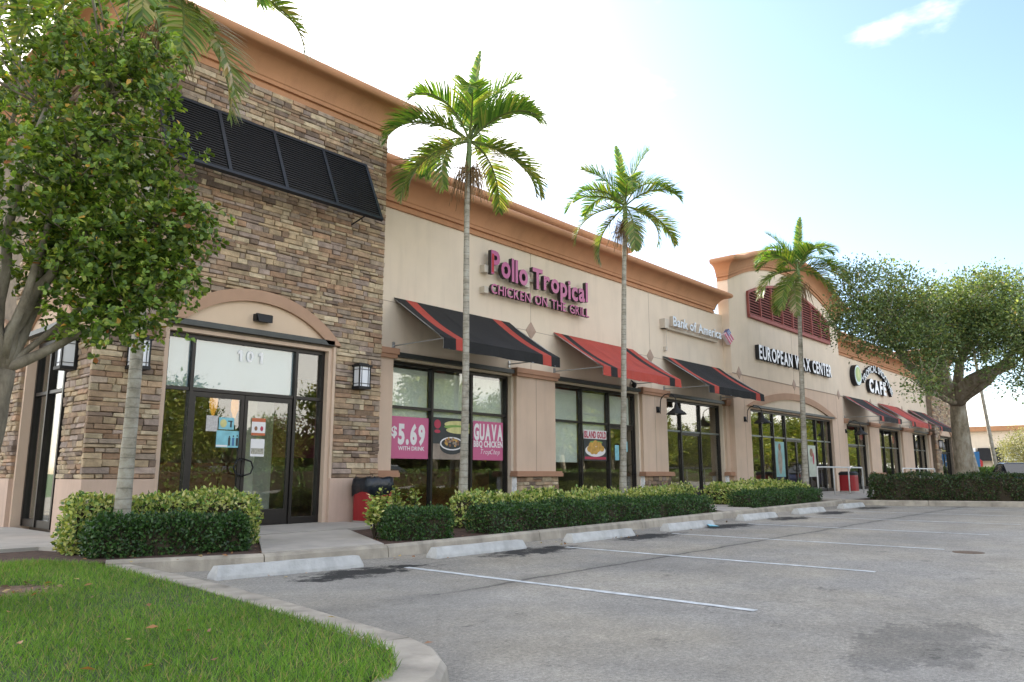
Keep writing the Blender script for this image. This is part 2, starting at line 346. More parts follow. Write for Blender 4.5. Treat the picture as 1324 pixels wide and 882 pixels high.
# ------------------------------------------------------------ ground
XB = [-60, 5, 30.33, 150]
b = MB()
def tilted(b, poly_y0, poly_y1, h, x0=None, x1=None, m=0):
    xs = [x0]+[x for x in XB if x0 < x < x1]+[x1]
    b.strip([(x, poly_y0, zl(x)+h) for x in xs], [(x, poly_y1, zl(x)+h) for x in xs], m)
tilted(b, -50, 40, 0, -60, 150)
b.build('parking_lot', M_asph, kind='structure', fix=False)
b = MB(); n = 48
b.add([(0, 0, -.12)]+[(2500*math.cos(i*2*PI/n), 2500*math.sin(i*2*PI/n), -.12) for i in range(n)], [(0, i+1, (i+1) % n+1) for i in range(n)])
b.build('ground', M_lawn, kind='structure', fix=False)
for i in range(7):                                       # painted stall lines
    x = 5.88+2.96*i+.0; y0 = 2.72; y1 = 6.9
    b = MB(); ys = [y0+(y1-y0)*k/6 for k in range(7)]
    b.strip([(x-.045+.01*(k % 2), y, zl(x)+.004) for k, y in enumerate(ys)], [(x+.045+.006*(k % 3), y, zl(x)+.004) for k, y in enumerate(ys)])
    b.build('parking_line', M_yl, kind='structure', fix=False)
def poly_sheet(name, poly, h, m, thick=.2, kind='structure'):
    b = MB(); n = len(poly)
    b.add([(x, y, zl(x)+h-thick) for x, y in poly]+[(x, y, zl(x)+h) for x, y in poly],
          [tuple(range(n, 2*n))]+[(i, (i+1) % n, n+(i+1) % n, n+i) for i in range(n)])
    return b.build(name, m, kind=kind, fix=False)
K = [(3.3, 8.75), (4.8, 8.12), (6.4, 7.86), (9.4, 7.84), (12.4, 7.86), (15.4, 7.98), (18.4, 8.06), (21.4, 8.1), (23.9, 8.12)]
def beds(x0, x1):                                        # follow the kerb back edge
    pts = []
    for (a, ya), (c, yc) in zip(K, K[1:]):
        for x in (a, c):
            if x0 <= x <= x1 and (x, ) not in [(q[0], ) for q in pts]: pts.append((x, ya if x == a else yc))
    return pts
bedpoly = [(x, y+.14) for x, y in K]+[(24.2, 12.28), (3.3, 12.0), (2.6, 11.6), (2.4, 9.4)]
poly_sheet('planting_bed', bedpoly, .125, M_mulch)
poly_sheet('sidewalk', [(-6, 10.95), (3.3, 10.85), (3.4, 10.55), (7.65, 10.45), (8.6, 10.5), (8.6, 12.3), (4.2, 12.3), (4.2, 19), (-6, 19)], .17, M_conc)
poly_sheet('sidewalk', [(4.83, 8.23), (6.42, 7.99), (7.63, 10.449), (6.05, 10.46)], .163, M_conc)
poly_sheet('sidewalk', [(16.15, 8.11), (17.8, 8.18), (20.9, 10.9), (24.1, 10.9), (24.1, 12.28), (21.0, 12.28), (18.4, 10.9)], .16, M_conc)
poly_sheet('sidewalk', [(24.2, 8.0), (62, 8.9), (62, 12.5), (24.2, 12.5)], .168, M_conc)
# joints scored in the walks
b = MB()
for x in (5.9, 7.2): b.box(x, x+.012, 10.5, 12, .165, .1712)
b.box(4.3, 8.5, 11.2, 11.212, .165, .1712)
b.build('expansion_joint', M_joint, kind='structure', fix=False)
# kerb made of cast lengths
def kerb(path, wd, h, name='kerb', step=3.0, inside=1, bull=.03):
    root = None
    pts = [Vector((*p, 0)) for p in path]
    seg = [(pts[i], pts[i+1]) for i in range(len(pts)-1)]
    def offs(i, o):
        t1 = (pts[min(i+1, len(pts)-1)]-pts[min(i, len(pts)-2)]).normalized(); t0 = (pts[max(i, 1)]-pts[max(i-1, 0)]).normalized()
        t = (t0+t1).normalized(); nn = Vector((-t.y, t.x, 0))*inside
        return pts[i]+nn*o/max(.4, t.dot(t1))
    for i in range(len(pts)-1):
        b = MB(); g = .012 if step else 0
        rings = []
        t = (pts[i+1]-pts[i]).normalized()
        for e, s in ((i, 1), (i+1, -1)):
            prof = [(0, -.25), (0, .0), (.02, h-bull), (.02+bull, h), (wd, h), (wd, -.25)]
            rings.append([tuple(offs(e, o)+t*g*.5*s*(1 if (step and (i % step == 0 if s == 1 else (i+1) % step == 0)) else 0)+Vector((0, 0, zl(offs(e, 0).x)+z))) for o, z in prof])
        b.loft(rings)
        if root is None:
            root = b.build(name, M_kerb, kind='structure')
        else: b.build('kerb_stone', M_kerb, parent=root)
    return root
kerb(K, .15, .15, step=1)
gk = [(2.0, 2.62), (2.35, 2.66), (2.62, 2.78), (2.85, 2.98), (3.02, 3.24), (3.12, 3.55), (3.22, 4.36), (3.34, 5.3), (3.44, 6.33), (3.5, 7.5), (3.54, 8.62)]
gk = [(-6, 2.6), (-3, 2.6), (0, 2.6)]+gk
kerb(gk, .28, .12, step=4)
ik = [(24.05, 8.1), (24.35, 7.3), (24.75, 6.0), (25.6, 3.8), (26.3, 1.8), (27.4, -1.2), (28.2, -4.2), (29.3, -5.2), (31.5, -5.4), (34, -5)]
kerb(ik, .16, .15, step=2)
poly_sheet('planting_bed', [(24.2, 8.0), (24.5, 7.4), (24.9, 6.05), (25.75, 3.85), (26.45, 1.85), (27.55, -1.1), (28.35, -4.1), (29.4, -5.1), (34, -4.9), (36, 8.2), (27, 8.3)], .14, M_mulch)
# drain cover on the asphalt
b = MB(); b.lathe(11.62, 2.40, [(.19, .045), (.185, .054), (.16, .056), (.02, .055)], 24); b.build('manhole_cover', mat('rusty_iron', (.12, .075, .04), .7, 20, .3), label='rusty round iron cover set in the asphalt beyond the stall lines', cat='manhole cover')
# ------------------------------------------------------------ building
BB = empty('shop_building', (4.15, 12.0, .15), 'long single storey shopping strip with stone tower, cream stucco walls and terracotta cornices', 'building')
def P(name, b, m, parent=None, **k):
    return b.build(name, m, parent=parent or BB, **k)
def wall_holes(b, u0, u1, z0, z1, d0, d1, holes, m=0):
    us = sorted({u0, u1, *[q for h in holes for q in h[:2] if u0 < q < u1]}); zs = sorted({z0, z1, *[q for h in holes for q in h[2:] if z0 < q < z1]})
    for i in range(len(us)-1):
        run = None
        for j in range(len(zs)-1):
            uc, zc = (us[i]+us[i+1])/2, (zs[j]+zs[j+1])/2
            inh = any(h[0] < uc < h[1] and h[2] < zc < h[3] for h in holes)
            if not inh:
                if run is None: run = zs[j]
                end = zs[j+1]
            if (inh or j == len(zs)-2) and run is not None:
                b.box(us[i], us[i+1], d0, d1, run, end, m); run = None
TX0, TX1 = 4.15, 9.36
H2 = 3.42
win = {'shop1': (10.0, 13.68), 'shop2': (15.34, 19.33), 'bank': (20.9, 24.74), 'ewc': (26.38, 34.75), 'c1': (37.25, 40.4), 'c2': (42.15, 46.1), 'c3': (48.3, 51.7)}
b = MB(); wall_holes(b, TX0, TX1, .05, 8.02, 12.0, 12.3, [(5.12, 8.28, -1, 3.40)])
b.build('tower_wall', M_mortar, parent=BB)
b = MB(SIDE); wall_holes(b, 12.3, 20.5, .05, 8.02, 4.15, 4.45, [(12.98, 15.3, -1, 3.40), (16.1, 18.4, -1, 3.4)]); side_wall = b.build('tower_side_wall', M_mortar, parent=BB)
b = MB(); b.box(TX1-.3, TX1, 12.3, 17, 6.9, 8.02); b.box(4.45, 9.3, 17, 17.2, 6.0, 8.02); b.build('tower_return_wall', M_stucco, parent=BB)
b = MB(); wall_holes(b, TX1, 25.05, .05, 6.72, 12.3, 12.55, [(*win[k], -1, H2) for k in ('shop1', 'shop2', 'bank')]); P('front_wall', b, M_stucco)
b = MB(); wall_holes(b, 25.05, 36.2, .05, 4.6, 12.0, 12.4, [(*win['ewc'], -1, H2)]); P('centre_lower_wall', b, M_stuccod)
b = MB(); wall_holes(b, 36.2, 52.3, .05, 6.72, 12.3, 12.55, [(*win[k], -1, H2) for k in ('c1', 'c2', 'c3')]); P('cafe_front_wall', b, M_stucco)
# centre parapet with arched top
EC, EW = 30.62, 5.57
def earc(x, z0=8.0, rise=1.2): # segmental
    Rr = (EW**2+rise**2)/(2*rise); return z0+math.sqrt(Rr**2-(x-EC)**2)-(Rr-rise)
xs = [EC-EW+2*EW*i/24 for i in range(25)]
b = MB()
for y in (12.0, 12.3):
    pass
ring0 = [(x, 12.0, 4.6) for x in xs]; ring1 = [(x, 12.0, earc(x)+.3) for x in xs]
ring2 = [(x, 12.35, earc(x)+.3) for x in xs]; ring3 = [(x, 12.35, 4.6) for x in xs]
b.strip(ring0, ring1); b.strip(ring1, ring2); b.strip(ring2, ring3); b.strip(ring3, ring0)
for i in (0, 24): b.add([r[i] for r in (ring0, ring1, ring2, ring3)], [(0, 1, 2, 3)])
P('centre_upper_wall', b, M_stucco)
b = MB(); b.box(25.05, 36.19, 12.351, 12.42, 6.3, 8.1); P('centre_return_wall', b, M_stucco)
# roofs (sunlit, they bounce light on the parapets behind)
b = MB(); b.box(9.36, 25.05, 12.55, 30, 6.2, 6.35); b.box(4.45, 9.3, 12.3, 17, 6.9, 7.1); b.box(4.45, 9.36, 17.2, 30, 6.2, 6.35); b.box(25.05, 36.2, 12.4, 30, 6.2, 6.34); b.box(36.2, 57.6, 12.55, 30, 6.2, 6.35); P('roof', b, M_roof)
b = MB(); b.box(4.15, 57.6, 30, 30.2, .1, 6.9); b.box(57.5, 57.75, 12.31, 30, .1, 6.9); b.box(4.15, 4.4, 20.5, 30, .1, 6.9); P('rear_wall', b, M_stucco)
# tower two
T2 = (52.3, 57.55)
b = MB(); wall_holes(b, *T2, .05, 8.02, 12.0, 12.3, [(53.4, 56.4, -1, 3.4)]); b.box(T2[0], T2[0]+.25, 12.3, 17, 6.5, 8.0); b.box(T2[1]-.25, T2[1], 12.3, 17, .1, 8.0); t2w = P('second_tower_wall', b, M_mortar)
# interior shells
b = MB()
b.box(4.45, 57.5, 12.56, 29.9, .1, .16, 1)
b.box(4.45, 57.5, 19.0, 19.2, .16, 3.9, 0); b.box(4.46, 57.5, 12.56, 19.0, 3.75, 3.9, 2)
for x in (19.75, 25.0, 36.3, 47.0): b.box(x, x+.12, 12.56, 19.0, .16, 3.75, 0)
P('interior_shell', b, [M_wallin, M_floorin, mat('ceiling_tile', (.45, .43, .38), .9)])
b = MB(); b.box(4.6, 6.3, 17.2, 17.4, .16, 2.9, 0); b.box(6.6, 9.5, 16.4, 17.3, .16, 1.3, 1); b.box(8.2, 8.6, 14.5, 14.9, .16, 3.7, 2); b.box(12, 17, 16.2, 17, .16, 1.2, 1); b.box(10.2, 14, 18.5, 18.7, 1.5, 2.6, 3)
P('interior_counter', b, [M_green, M_wood, M_blind, M_pink])
# ---- cornices
PROF = [(.0, 0), (.05, 0), (.05, .09), (.035, .10), (.035, .125), (.09, .13), (.09, .20), (.11, .22), (.118, .255), (.13, .295), (.15, .34), (.178, .385), (.212, .43), (.255, .47), (.305, .505), (.36, .53), (.42, .545), (.46, .548),
        (.50, .556), (.53, .575), (.552, .605), (.56, .64), (.553, .675), (.532, .707), (.50, .732), (.46, .745), (.41, .75), (.0, .78), (-.3, .78), (-.3, .0)]
def cornice(path, z0, name='cornice', sc=1.0, m=M_brown, parent=None):
    pts = [Vector((x, y, 0)) for x, y in path]; n = len(pts); rings = []
    for i in range(n):
        ta = (pts[i]-pts[i-1]).normalized() if i else None; tb = (pts[i+1]-pts[i]).normalized() if i < n-1 else None
        ta = ta or tb; tb = tb or ta
        na = Vector((ta.y, -ta.x, 0)); nb = Vector((tb.y, -tb.x, 0)); mm = (na+nb).normalized(); k = 1/max(.3, mm.dot(na))
        rings.append([tuple(pts[i]+mm*k*o*sc+Vector((0, 0, z0+z*sc))) for o, z in PROF])
    b = MB(); b.loft(rings)
    return soften(b.build(name, m, parent=parent or BB))
cornice([(4.15, 20.5), (4.15, 12.0), (9.36, 12.0), (9.36, 17.0)], 8.0)
cornice([(TX1+.01, 12.3), (24.35, 12.3), (24.35, 12.9)], 6.68)
b = MB(); b.box(TX1, 24.2, 12.55, 12.6, 6.6, 7.35); P('parapet_back', b, M_stucco)
cornice([(36.9, 12.9), (36.9, 12.3), (52.29, 12.3)], 6.68)
cornice([(52.3, 14.5), (52.3, 12.0), (57.55, 12.0), (57.55, 16)], 8.0)
# rear stepped parapet
cornice([(9.36, 14.6), (21.35, 14.6), (21.35, 15.6)], 8.08, sc=1.1)
b = MB(); b.box(9.36, 21.3, 14.62, 14.9, 6.3, 8.3); P('rear_parapet', b, M_stucco)
cornice([(39.9, 15.6), (39.9, 14.6), (52.2, 14.6)], 8.08, sc=1.1)
b = MB(); b.box(39.95, 52.2, 14.62, 14.9, 6.3, 8.3); P('rear_parapet', b, M_stucco)
# arched centre cornice with side return
rings = []
for y in (12.4,): rings.append([(25.05-o, y, earc(25.05)+z) for o, z in PROF])
for i, x in enumerate(xs):
    ox = -1 if i == 0 else (1 if i == 24 else 0)
    rings.append([(x+ox*o, 12.0-o, earc(x)+z) for o, z in PROF])
rings.append([(36.19+o, 12.4, earc(36.19)+z) for o, z in PROF])
b = MB(); b.loft(rings); soften(P('cornice', b, M_brown))
# ---- arches
def arch(u0, u1, zb, ztop, band, d, T=FRONT, tym=M_stuccod, bm_=M_arch, proud=.10, label=None):
    c = (u0+u1)/2; hw = (u1-u0)/2; h = ztop-zb; Ro = (hw*hw+h*h)/(2*h); zc = ztop-Ro; Ri = Ro-band; n = 20
    a0 = math.asin(hw/Ro); hi = math.sqrt(max(.01, Ri*Ri-(zb-zc)**2)); a1 = math.asin(min(1, hi/Ri))
    b = MB(T); rings = []
    for i in range(n+1):
        a = -a0+2*a0*i/n; ai = -a1+2*a1*i/n
        po = (c+Ro*math.sin(a), zc+Ro*math.cos(a)); pi_ = (c+Ri*math.sin(ai), zc+Ri*math.cos(ai))
        rings.append([(po[0], d-proud, po[1]), (po[0], d+.02, po[1]), (pi_[0], d+.02, pi_[1]), (pi_[0], d-proud, pi_[1])])
    b.loft(rings); P('arch_band', b, bm_)
    b = MB(T); A = []; B_ = []
    for i in range(n+1):
        ai = -a1+2*a1*i/n; A.append((c+Ri*math.sin(ai), d-.03, zc+Ri*math.cos(ai)+.01)); B_.append((c+Ri*math.sin(ai), d-.03, zb))
    b.strip(A, B_); b.strip([(p[0], d+.02, p[2]) for p in A], A)
    P('arch_panel', b, tym, fix=False)
    return lambda z: (math.sqrt(Ro*Ro-(z-zc)**2) if z < ztop and z > zb else 0)
ah = arch(5.0, 8.42, 3.45, 4.23, .21, 12.0, tym=mat('stucco_peach_cream', (.68, .52, .375), .9, 1.5, .04, .25, 90, stain=.06))
arch(12.85, 15.45, 3.45, 4.05, .2, 4.15, SIDE); arch(15.95, 18.55, 3.45, 4.05, .2, 4.15, SIDE)
arch(26.05, 35.1, 3.5, 4.25, .26, 12.0, tym=M_stucco)
arch(53.2, 56.6, 3.45, 4.2, .21, 12.0)
# flashing strips over openings
for a in ((5.14, 8.26, 11.9, 12.02, 3.44, 3.53), (26.4, 34.73, 11.88, 12.02, 3.47, 3.55), *[(win[k][0]+.02, win[k][1]-.02, 12.17, 12.32, 3.47, 3.565) for k in ('shop1', 'shop2', 'bank', 'c1', 'c2', 'c3')]):
    b = MB(); b.box(*a); P('door_head_flashing', b, M_bronze2)
for a in ((12.95, 15.35), (16.1, 18.4)):
    b = MB(SIDE); b.box(*a, 4.05, 4.17, 3.42, 3.5); P('door_head_flashing', b, M_bronze2)
# tower base plinth (pink), stones
b = MB(); b.box(4.08, 5.12, 11.92, 12.0, .1, .985); P('plinth', b, M_base)
b = MB(); b.box(8.28, 9.42, 11.92, 12.0, .1, .985); b.box(9.36, 9.42, 12.0, 12.3, .1, .985); P('plinth', b, M_base)
b = MB(); b.box(5.12, 5.2, 12.0, 12.3, .1, 3.4); b.box(8.2, 8.28, 12.0, 12.3, .1, 3.4); b.box(5.2, 8.2, 12.0, 12.3, 3.34, 3.4); b.box(8.275, 8.33, 11.95, 12.0, .98, 3.43); P('door_jamb', b, M_stuccod)
for y0, y1 in ((12.0, 12.98), (15.3, 16.1), (18.4, 20.5)):
    b = MB(SIDE); b.box(y0, y1, 4.08, 4.15, .1, .985); P('plinth', b, M_base)
b = MB(SIDE); b.box(12.98, 13.06, 4.15, 4.45, .1, 3.4); P('window_jamb', b, M_stuccod); b = MB(SIDE); b.box(15.22, 15.3, 4.15, 4.45, .1, 3.4); P('window_jamb', b, M_stuccod); b = MB(SIDE); b.box(16.1, 16.18, 4.15, 4.45, .1, 3.4); P('window_jamb', b, M_stuccod)
for x0, x1 in ((52.2, 53.4), (56.4, 57.6)):
    b = MB(); b.box(x0, x1, 11.92, 12, .1, .985); P('plinth', b, M_base)
STPAL = [(.40,.30,.19), (.46,.37,.25), (.28,.19,.125), (.31,.24,.18), (.34,.215,.135), (.19,.135,.10), (.32,.245,.20), (.38,.265,.17)]
STW = [.22, .14, .14, .13, .12, .06, .10, .09]
STONES = []
camv = np.array((0, 0, 1.06))
def stones(T, u0, u1, z0, z1, d, holes, hmin=.05, hmax=.11, lmin=.14, lmax=.44, corner=0):
    z = z0
    while z < z1-.03:
        h = min(rnd.uniform(hmin, hmax), z1-z)
        if z1-(z+h) < hmin*.6: h = z1-z
        zc = z+h/2
        cuts = sorted([c for c in holes(zc)])
        iv = []; a = u0
        for c0, c1 in cuts:
            if c1 <= a: continue
            if c0 > a: iv.append((a, min(c0, u1)))
            a = max(a, c1)
        if a < u1: iv.append((a, u1))
        for a, e in iv:
            u = a
            while u < e-.02:
                L_ = rnd.uniform(lmin, lmax)
                if rnd.random() < .25: L_ *= .6
                if e-(u+L_) < lmin*.6: L_ = e-u
                L_ = min(L_, e-u)
                parts = [(z, z+h)] if h < .11 or rnd.random() < .75 else [(z, z+h*.5), (z+h*.5, z+h)]
                for za, zb in parts:
                    g = .003; pr = rnd.uniform(.05, .082); j = lambda: rnd.uniform(-.005, .005)
                    a0, a1, b0, b1 = u+g, u+L_-g, za+g, zb-g
                    e0 = .010; out = d-pr
                    jj = [(j(), j()) for _ in range(4)]
                    co = [(a0, b0), (a1, b0), (a1, b1), (a0, b1)]
                    co = [(p[0]+q[0], p[1]+q[1]) for p, q in zip(co, jj)]
                    cu, cz = (a0+a1)/2, (b0+b1)/2
                    inn = [(p[0]+(e0 if p[0] < cu else -e0), p[1]+(e0 if p[1] < cz else -e0)) for p in co]
                    ti = rnd.uniform(-.008, .008)
                    vs = [T(p[0], d+.01, p[1]) for p in co]+[T(p[0], out+.012, p[1]) for p in co]+[T(p[0], out+(ti if k < 2 else -ti), p[1]) for k, p in enumerate(inn)]
                    fs = [(0,1,5,4),(1,2,6,5),(2,3,7,6),(3,0,4,7),(4,5,9,8),(5,6,10,9),(6,7,11,10),(7,4,8,11),(8,9,10,11)]
                    tone = STPAL[R.choice(len(STPAL), p=STW)]; kk = rnd.uniform(.78, 1.2); tone = tuple(min(1, c*kk) for c in tone)
                    ctr = np.array(T(cu, out, cz)); dist = np.linalg.norm(ctr-camv)
                    STONES.append((L_*(zb-za)/dist**2*(abs((T(0, 1, 0)[1])*ctr[1]+T(0, 1, 0)[0]*ctr[0])/dist), vs, fs, tone, len(owners)-1))
                u += L_
        z += h
owners = []
def door_holes(z):
    h = []
    if z < 3.43: h.append((5.12, 8.33))
    elif z < 4.23: w_ = ah(z); h.append((6.71-w_, 6.71+w_))
    return h
b = MB(); b.box(4.2, 5.1, 11.998, 12.0, 1, 8.0)
cl = b.build('stone_cladding', M_mortar, parent=BB); owners.append(cl)
stones(FRONT, 4.08, 9.40, .99, 8.0, 12.0, door_holes)
b = MB(SIDE); b.box(12.2, 12.9, 4.148, 4.15, 1, 8.0)
owners.append(b.build('stone_cladding', M_mortar, parent=BB))
stones(SIDE, 12.0, 16.1, .99, 8.0, 4.15, lambda z: [(12.98, 15.3)] if z < 3.43 else ([(13.0, 15.3)] if z < 3.8 else []))
def pil_base(u0, u1):
    b = MB(); b.box(u0, u1, 12.2, 12.3, .05, 1.0)
    owners.append(b.build('pier_base', M_mortar, parent=BB))
    stones(FRONT, u0-.04, u1+.04, .1, 1.0, 12.2, lambda z: [], .07, .13, .15, .4)
    b = MB(SIDE); STW_ = None
    # short return of the base
    b = MB(); b.box(u0-.06, u0-.001, 12.17, 12.3, .1, 1.0); b.build('pier_base_return', M_stone, parent=BB, col=True)
def pilaster(u0, u1, base=True, cap=True):
    b = MB(); b.box(u0, u1, 12.2, 12.3, 1.0 if base else .1, 3.42); P('pilaster', b, M_stuccod)
    if cap:
        b = MB(); b.box(u0-.08, u1+.08, 12.1, 12.3, 3.50, 3.62); b.box(u0-.05, u1+.05, 12.13, 12.3, 3.42, 3.50); P('pilaster_cap', b, M_brown2)
    if base:
        pil_base(u0, u1)
        b = MB(); b.box(u0-.13, u1+.13, 12.06, 12.3, 1.0, 1.085); b.box(u0-.11, u1+.11, 12.075, 12.3, 1.085, 1.13); P('pier_band', b, M_brown2)
for a, e in ((9.43, 9.92), (13.76, 15.26), (19.42, 20.82), (24.82, 25.04), (36.25, 37.15), (40.5, 42.05), (46.2, 48.2), (51.8, 52.25)): pilaster(a, e)
stones(FRONT, 52.25, 57.6, .99, 8.0, 12.0, lambda z: [(53.3, 56.5)] if z < 4.1 else [], .1, .2, .25, .6)
for s in STONES[-1:]: pass
STONES.sort(key=lambda s: -s[0])
for k, (_, vs, fs, tone, ow) in enumerate(STONES[:296]):
    b = MB(); b.add(vs, fs, 0, tone); b.build('stone', M_stone, parent=owners[ow], col=True)
rest = {}
for _, vs, fs, tone, ow in STONES[296:]:
    rest.setdefault(ow, MB()).add(vs, fs, 0, tone)
for ow, b in rest.items(): b.build('stones', M_stone, parent=owners[ow], kind='stuff', col=True, fix=False)
# joints and diamonds
b = MB()
for x in (14.42, 20.1): b.box(x-.006, x+.006, 12.297, 12.3, 3.62, 6.68)
b.box(9.4, 25.05, 12.297, 12.3, 4.632, 4.644)
for x in (14.5, 20.12): b.box(x-.006, x+.006, 12.197, 12.2, 1.13, 3.42)
b.box(30.62, 30.632, 11.997, 12, 4.25, 6.85); b.box(36.25, 52.25, 12.297, 12.3, 4.632, 4.644); b.box(25.06, 36.19, 11.985, 12.0, 4.585, 4.615)
for x in (25.9, 35.4): b.box(x, x+.01, 11.997, 12, .2, 4.58)
P('control_joint', b, M_joint)
for x, y in ((14.42, 12.3), (20.1, 12.3), (25.6, 12.0), (30.62, 12.0), (35.75, 12.0), (41.3, 12.3), (46.9, 12.3)):
    b = MB(); z = 4.65; r = .2
    b.add([(x, y-.03, z), (x-r, y-.012, z), (x, y-.012, z-r*1.15), (x+r, y-.012, z), (x, y-.012, z+r*1.15), (x-r, y, z), (x, y, z-r*1.15), (x+r, y, z), (x, y, z+r*1.15)],
          [(0,1,2),(0,2,3),(0,3,4),(0,4,1),(1,5,6,2),(2,6,7,3),(3,7,8,4),(4,8,5,1)])
    P('diamond_tile', b, M_diam)
# ---- storefronts
def storefront(T, u0, u1, z0, z1, d, muls, rail, door=None, tag='storefront_window', rail2=None):
    """frame members, then each pane; doors are parts of the building"""
    fwd = .055; dp = .12
    b = MB(T)
    b.box(u0, u1, d, d+dp, z1-.07, z1, 0); b.box(u0, u0+.06, d, d+dp, z0, z1-.07, 0); b.box(u1-.06, u1, d, d+dp, z0, z1-.07, 0)
    us = [u0+.03]+list(muls)+[u1-.03]
    for m_ in muls: b.box(m_-fwd/2, m_+fwd/2, d-.01, d+dp-.01, z0, z1-.07, 0)
    for i in range(len(us)-1):
        a, e = us[i]+.03, us[i+1]-.03
        isd = door and i in door
        b.box(a, e, d+.01, d+dp-.01, rail-.025, rail+.03, 1)
        if not isd: b.box(a, e, d+.012, d+dp-.012, z0, z0+.12, 0)
        else: b.box(a, e, d+.02, d+dp, z0-.03, z0+.012, 1)
    root = b.build(tag, [M_bronze, M_bronze if rail2 is None else M_rail], parent=BB)
    for i in range(len(us)-1):
        a, e = us[i]+.03, us[i+1]-.03
        pb = MB(T); pb.box(a, e, d+.055, d+.063, rail+.03, z1-.07); pb.build('pane', M_glass, parent=root)
        if door and i in door:
            leaves = door[i]
            wdt = (e-a)/leaves
            for q in range(leaves):
                x0_, x1_ = a+wdt*q+.006, a+wdt*(q+1)-.006
                db = MB(T)
                db.box(x0_, x0_+.06, d+.02, d+.075, z0+.02, rail-.035); db.box(x1_-.06, x1_, d+.02, d+.075, z0+.02, rail-.035)
                db.box(x0_+.06, x1_-.06, d+.02, d+.075, z0+.02, z0+.27); db.box(x0_+.06, x1_-.06, d+.02, d+.075, rail-.115, rail-.035)
                dr = db.build('door', M_bronze, parent=BB)
                pb = MB(T); pb.box(x0_+.06, x1_-.06, d+.045, d+.053, z0+.27, rail-.115); pb.build('pane', M_glass, parent=dr)
                hx = x1_-.03 if q == 0 else x0_+.03; sg = -1 if q == 0 else 1
                hb = MB(T); cz = z0+.98
                hb.tube([(hx+sg*.0, d+.02, cz+.15), (hx+sg*.0, d-.05, cz+.13), (hx+sg*.10, d-.06, cz+.10), (hx+sg*.14, d-.06, cz), (hx+sg*.10, d-.06, cz-.10), (hx+sg*.0, d-.05, cz-.13), (hx, d+.02, cz-.15)], .014, 8)
                hb.build('door_handle', M_black, parent=dr)
        else:
            pb = MB(T); pb.box(a, e, d+.055, d+.063, z0+.12, rail-.025); pb.build('pane', M_glass, parent=root)
    return root
storefront(FRONT, 5.2, 8.2, .19, 3.34, 12.12, [5.67, 7.60], 2.43, {1: 2})
storefront(SIDE, 13.06, 15.22, .19, 3.34, 4.3, [13.75, 14.5], 2.43)
storefront(SIDE, 16.18, 18.3, .19, 3.34, 4.3, [16.9, 17.6], 2.43)
storefront(FRONT, *win['shop1'], .2, H2, 12.42, [11.22, 12.44], 2.45)
storefront(FRONT, *win['shop2'], .22, H2, 12.42, [16.68, 17.98], 2.45, {2: 1})
storefront(FRONT, *win['bank'], .30, H2, 12.42, [22.05, 23.35], 2.42, {1: 1}, rail2=1)
e0, e1 = win['ewc']
storefront(FRONT, e0, e1, .34, H2, 12.12, [27.55, 28.6, 29.75, 31.9, 33.0, 33.9], 2.45, {3: 2}, rail2=1)
storefront(FRONT, *win['c1'], .35, H2, 12.42, [39.3], 2.45, {0: 1}, rail2=1)
storefront(FRONT, *win['c2'], .35, H2, 12.42, [43.5, 44.8], 2.45, rail2=1)
storefront(FRONT, *win['c3'], .35, H2, 12.42, [49.5, 50.6], 2.45, rail2=1)
storefront(FRONT, 53.4, 56.4, .35, 3.36, 12.12, [54.0, 55.8], 2.43, {1: 2})
# window film, blinds
b = MB(); b.box(5.73, 7.57, 12.20, 12.21, 2.47, 3.26); b.box(5.26, 5.64, 12.2, 12.21, 2.47, 3.26); P('window_film', b, M_film)
for (a, e, z) in ((10.06, 11.18, 1.35), (11.26, 12.40, 1.35), (12.48, 13.6, 1.6)):
    b = MB(); b.box(a, e, 12.56, 12.566, 1.7 if z < 1.5 else 1.9, 3.3); b.box(a, e, 12.55, 12.57, z-.02 if False else 1.68 if z < 1.5 else 1.88, 1.7 if z < 1.5 else 1.9); P('roller_blind', b, M_blind)
for (a, e, z) in ((15.42, 16.63, 1.40), (16.75, 17.94, 2.2), (18.05, 19.2, 2.5)):
    b = MB(); b.box(a, e, 12.56, 12.566, z, 3.3); b.box(a, e, 12.553, 12.573, z-.03, z); P('roller_blind', b, M_blind)
# ---- louvre vent
lz0 = 6.92; lx0, lx1 = 26.55, 34.9; lc = (lx0+lx1)/2
def ltop(x): rise = .78; hw = (lx1-lx0)/2; Rr = (hw**2+rise**2)/(2*rise); return 7.80+math.sqrt(Rr**2-(x-lc)**2)-(Rr-rise)
b = MB(); n = 24; X_ = [lx0+(lx1-lx0)*i/n for i in range(n+1)]
b.strip([(x, 11.985, lz0) for x in X_], [(x, 11.985, ltop(x)) for x in X_])
lv = P('louvre_vent', b, M_louvb, fix=False)
b = MB(); rings = [[(x, 11.9, ltop(x)-.06), (x, 11.9, ltop(x)+.04), (x, 12.0, ltop(x)+.04), (x, 12.0, ltop(x)-.06)] for x in X_]; b.loft(rings)
b.box(lx0, lx1, 11.88, 12, lz0-.08, lz0+.04)
for i in range(9):
    x = lx0+(lx1-lx0)*i/8; b.box(x-.03, x+.03, 11.895, 11.99, lz0+.04, ltop(min(max(x, lx0), lx1))-.05)
b.build('vent_frame', M_louv, parent=lv)
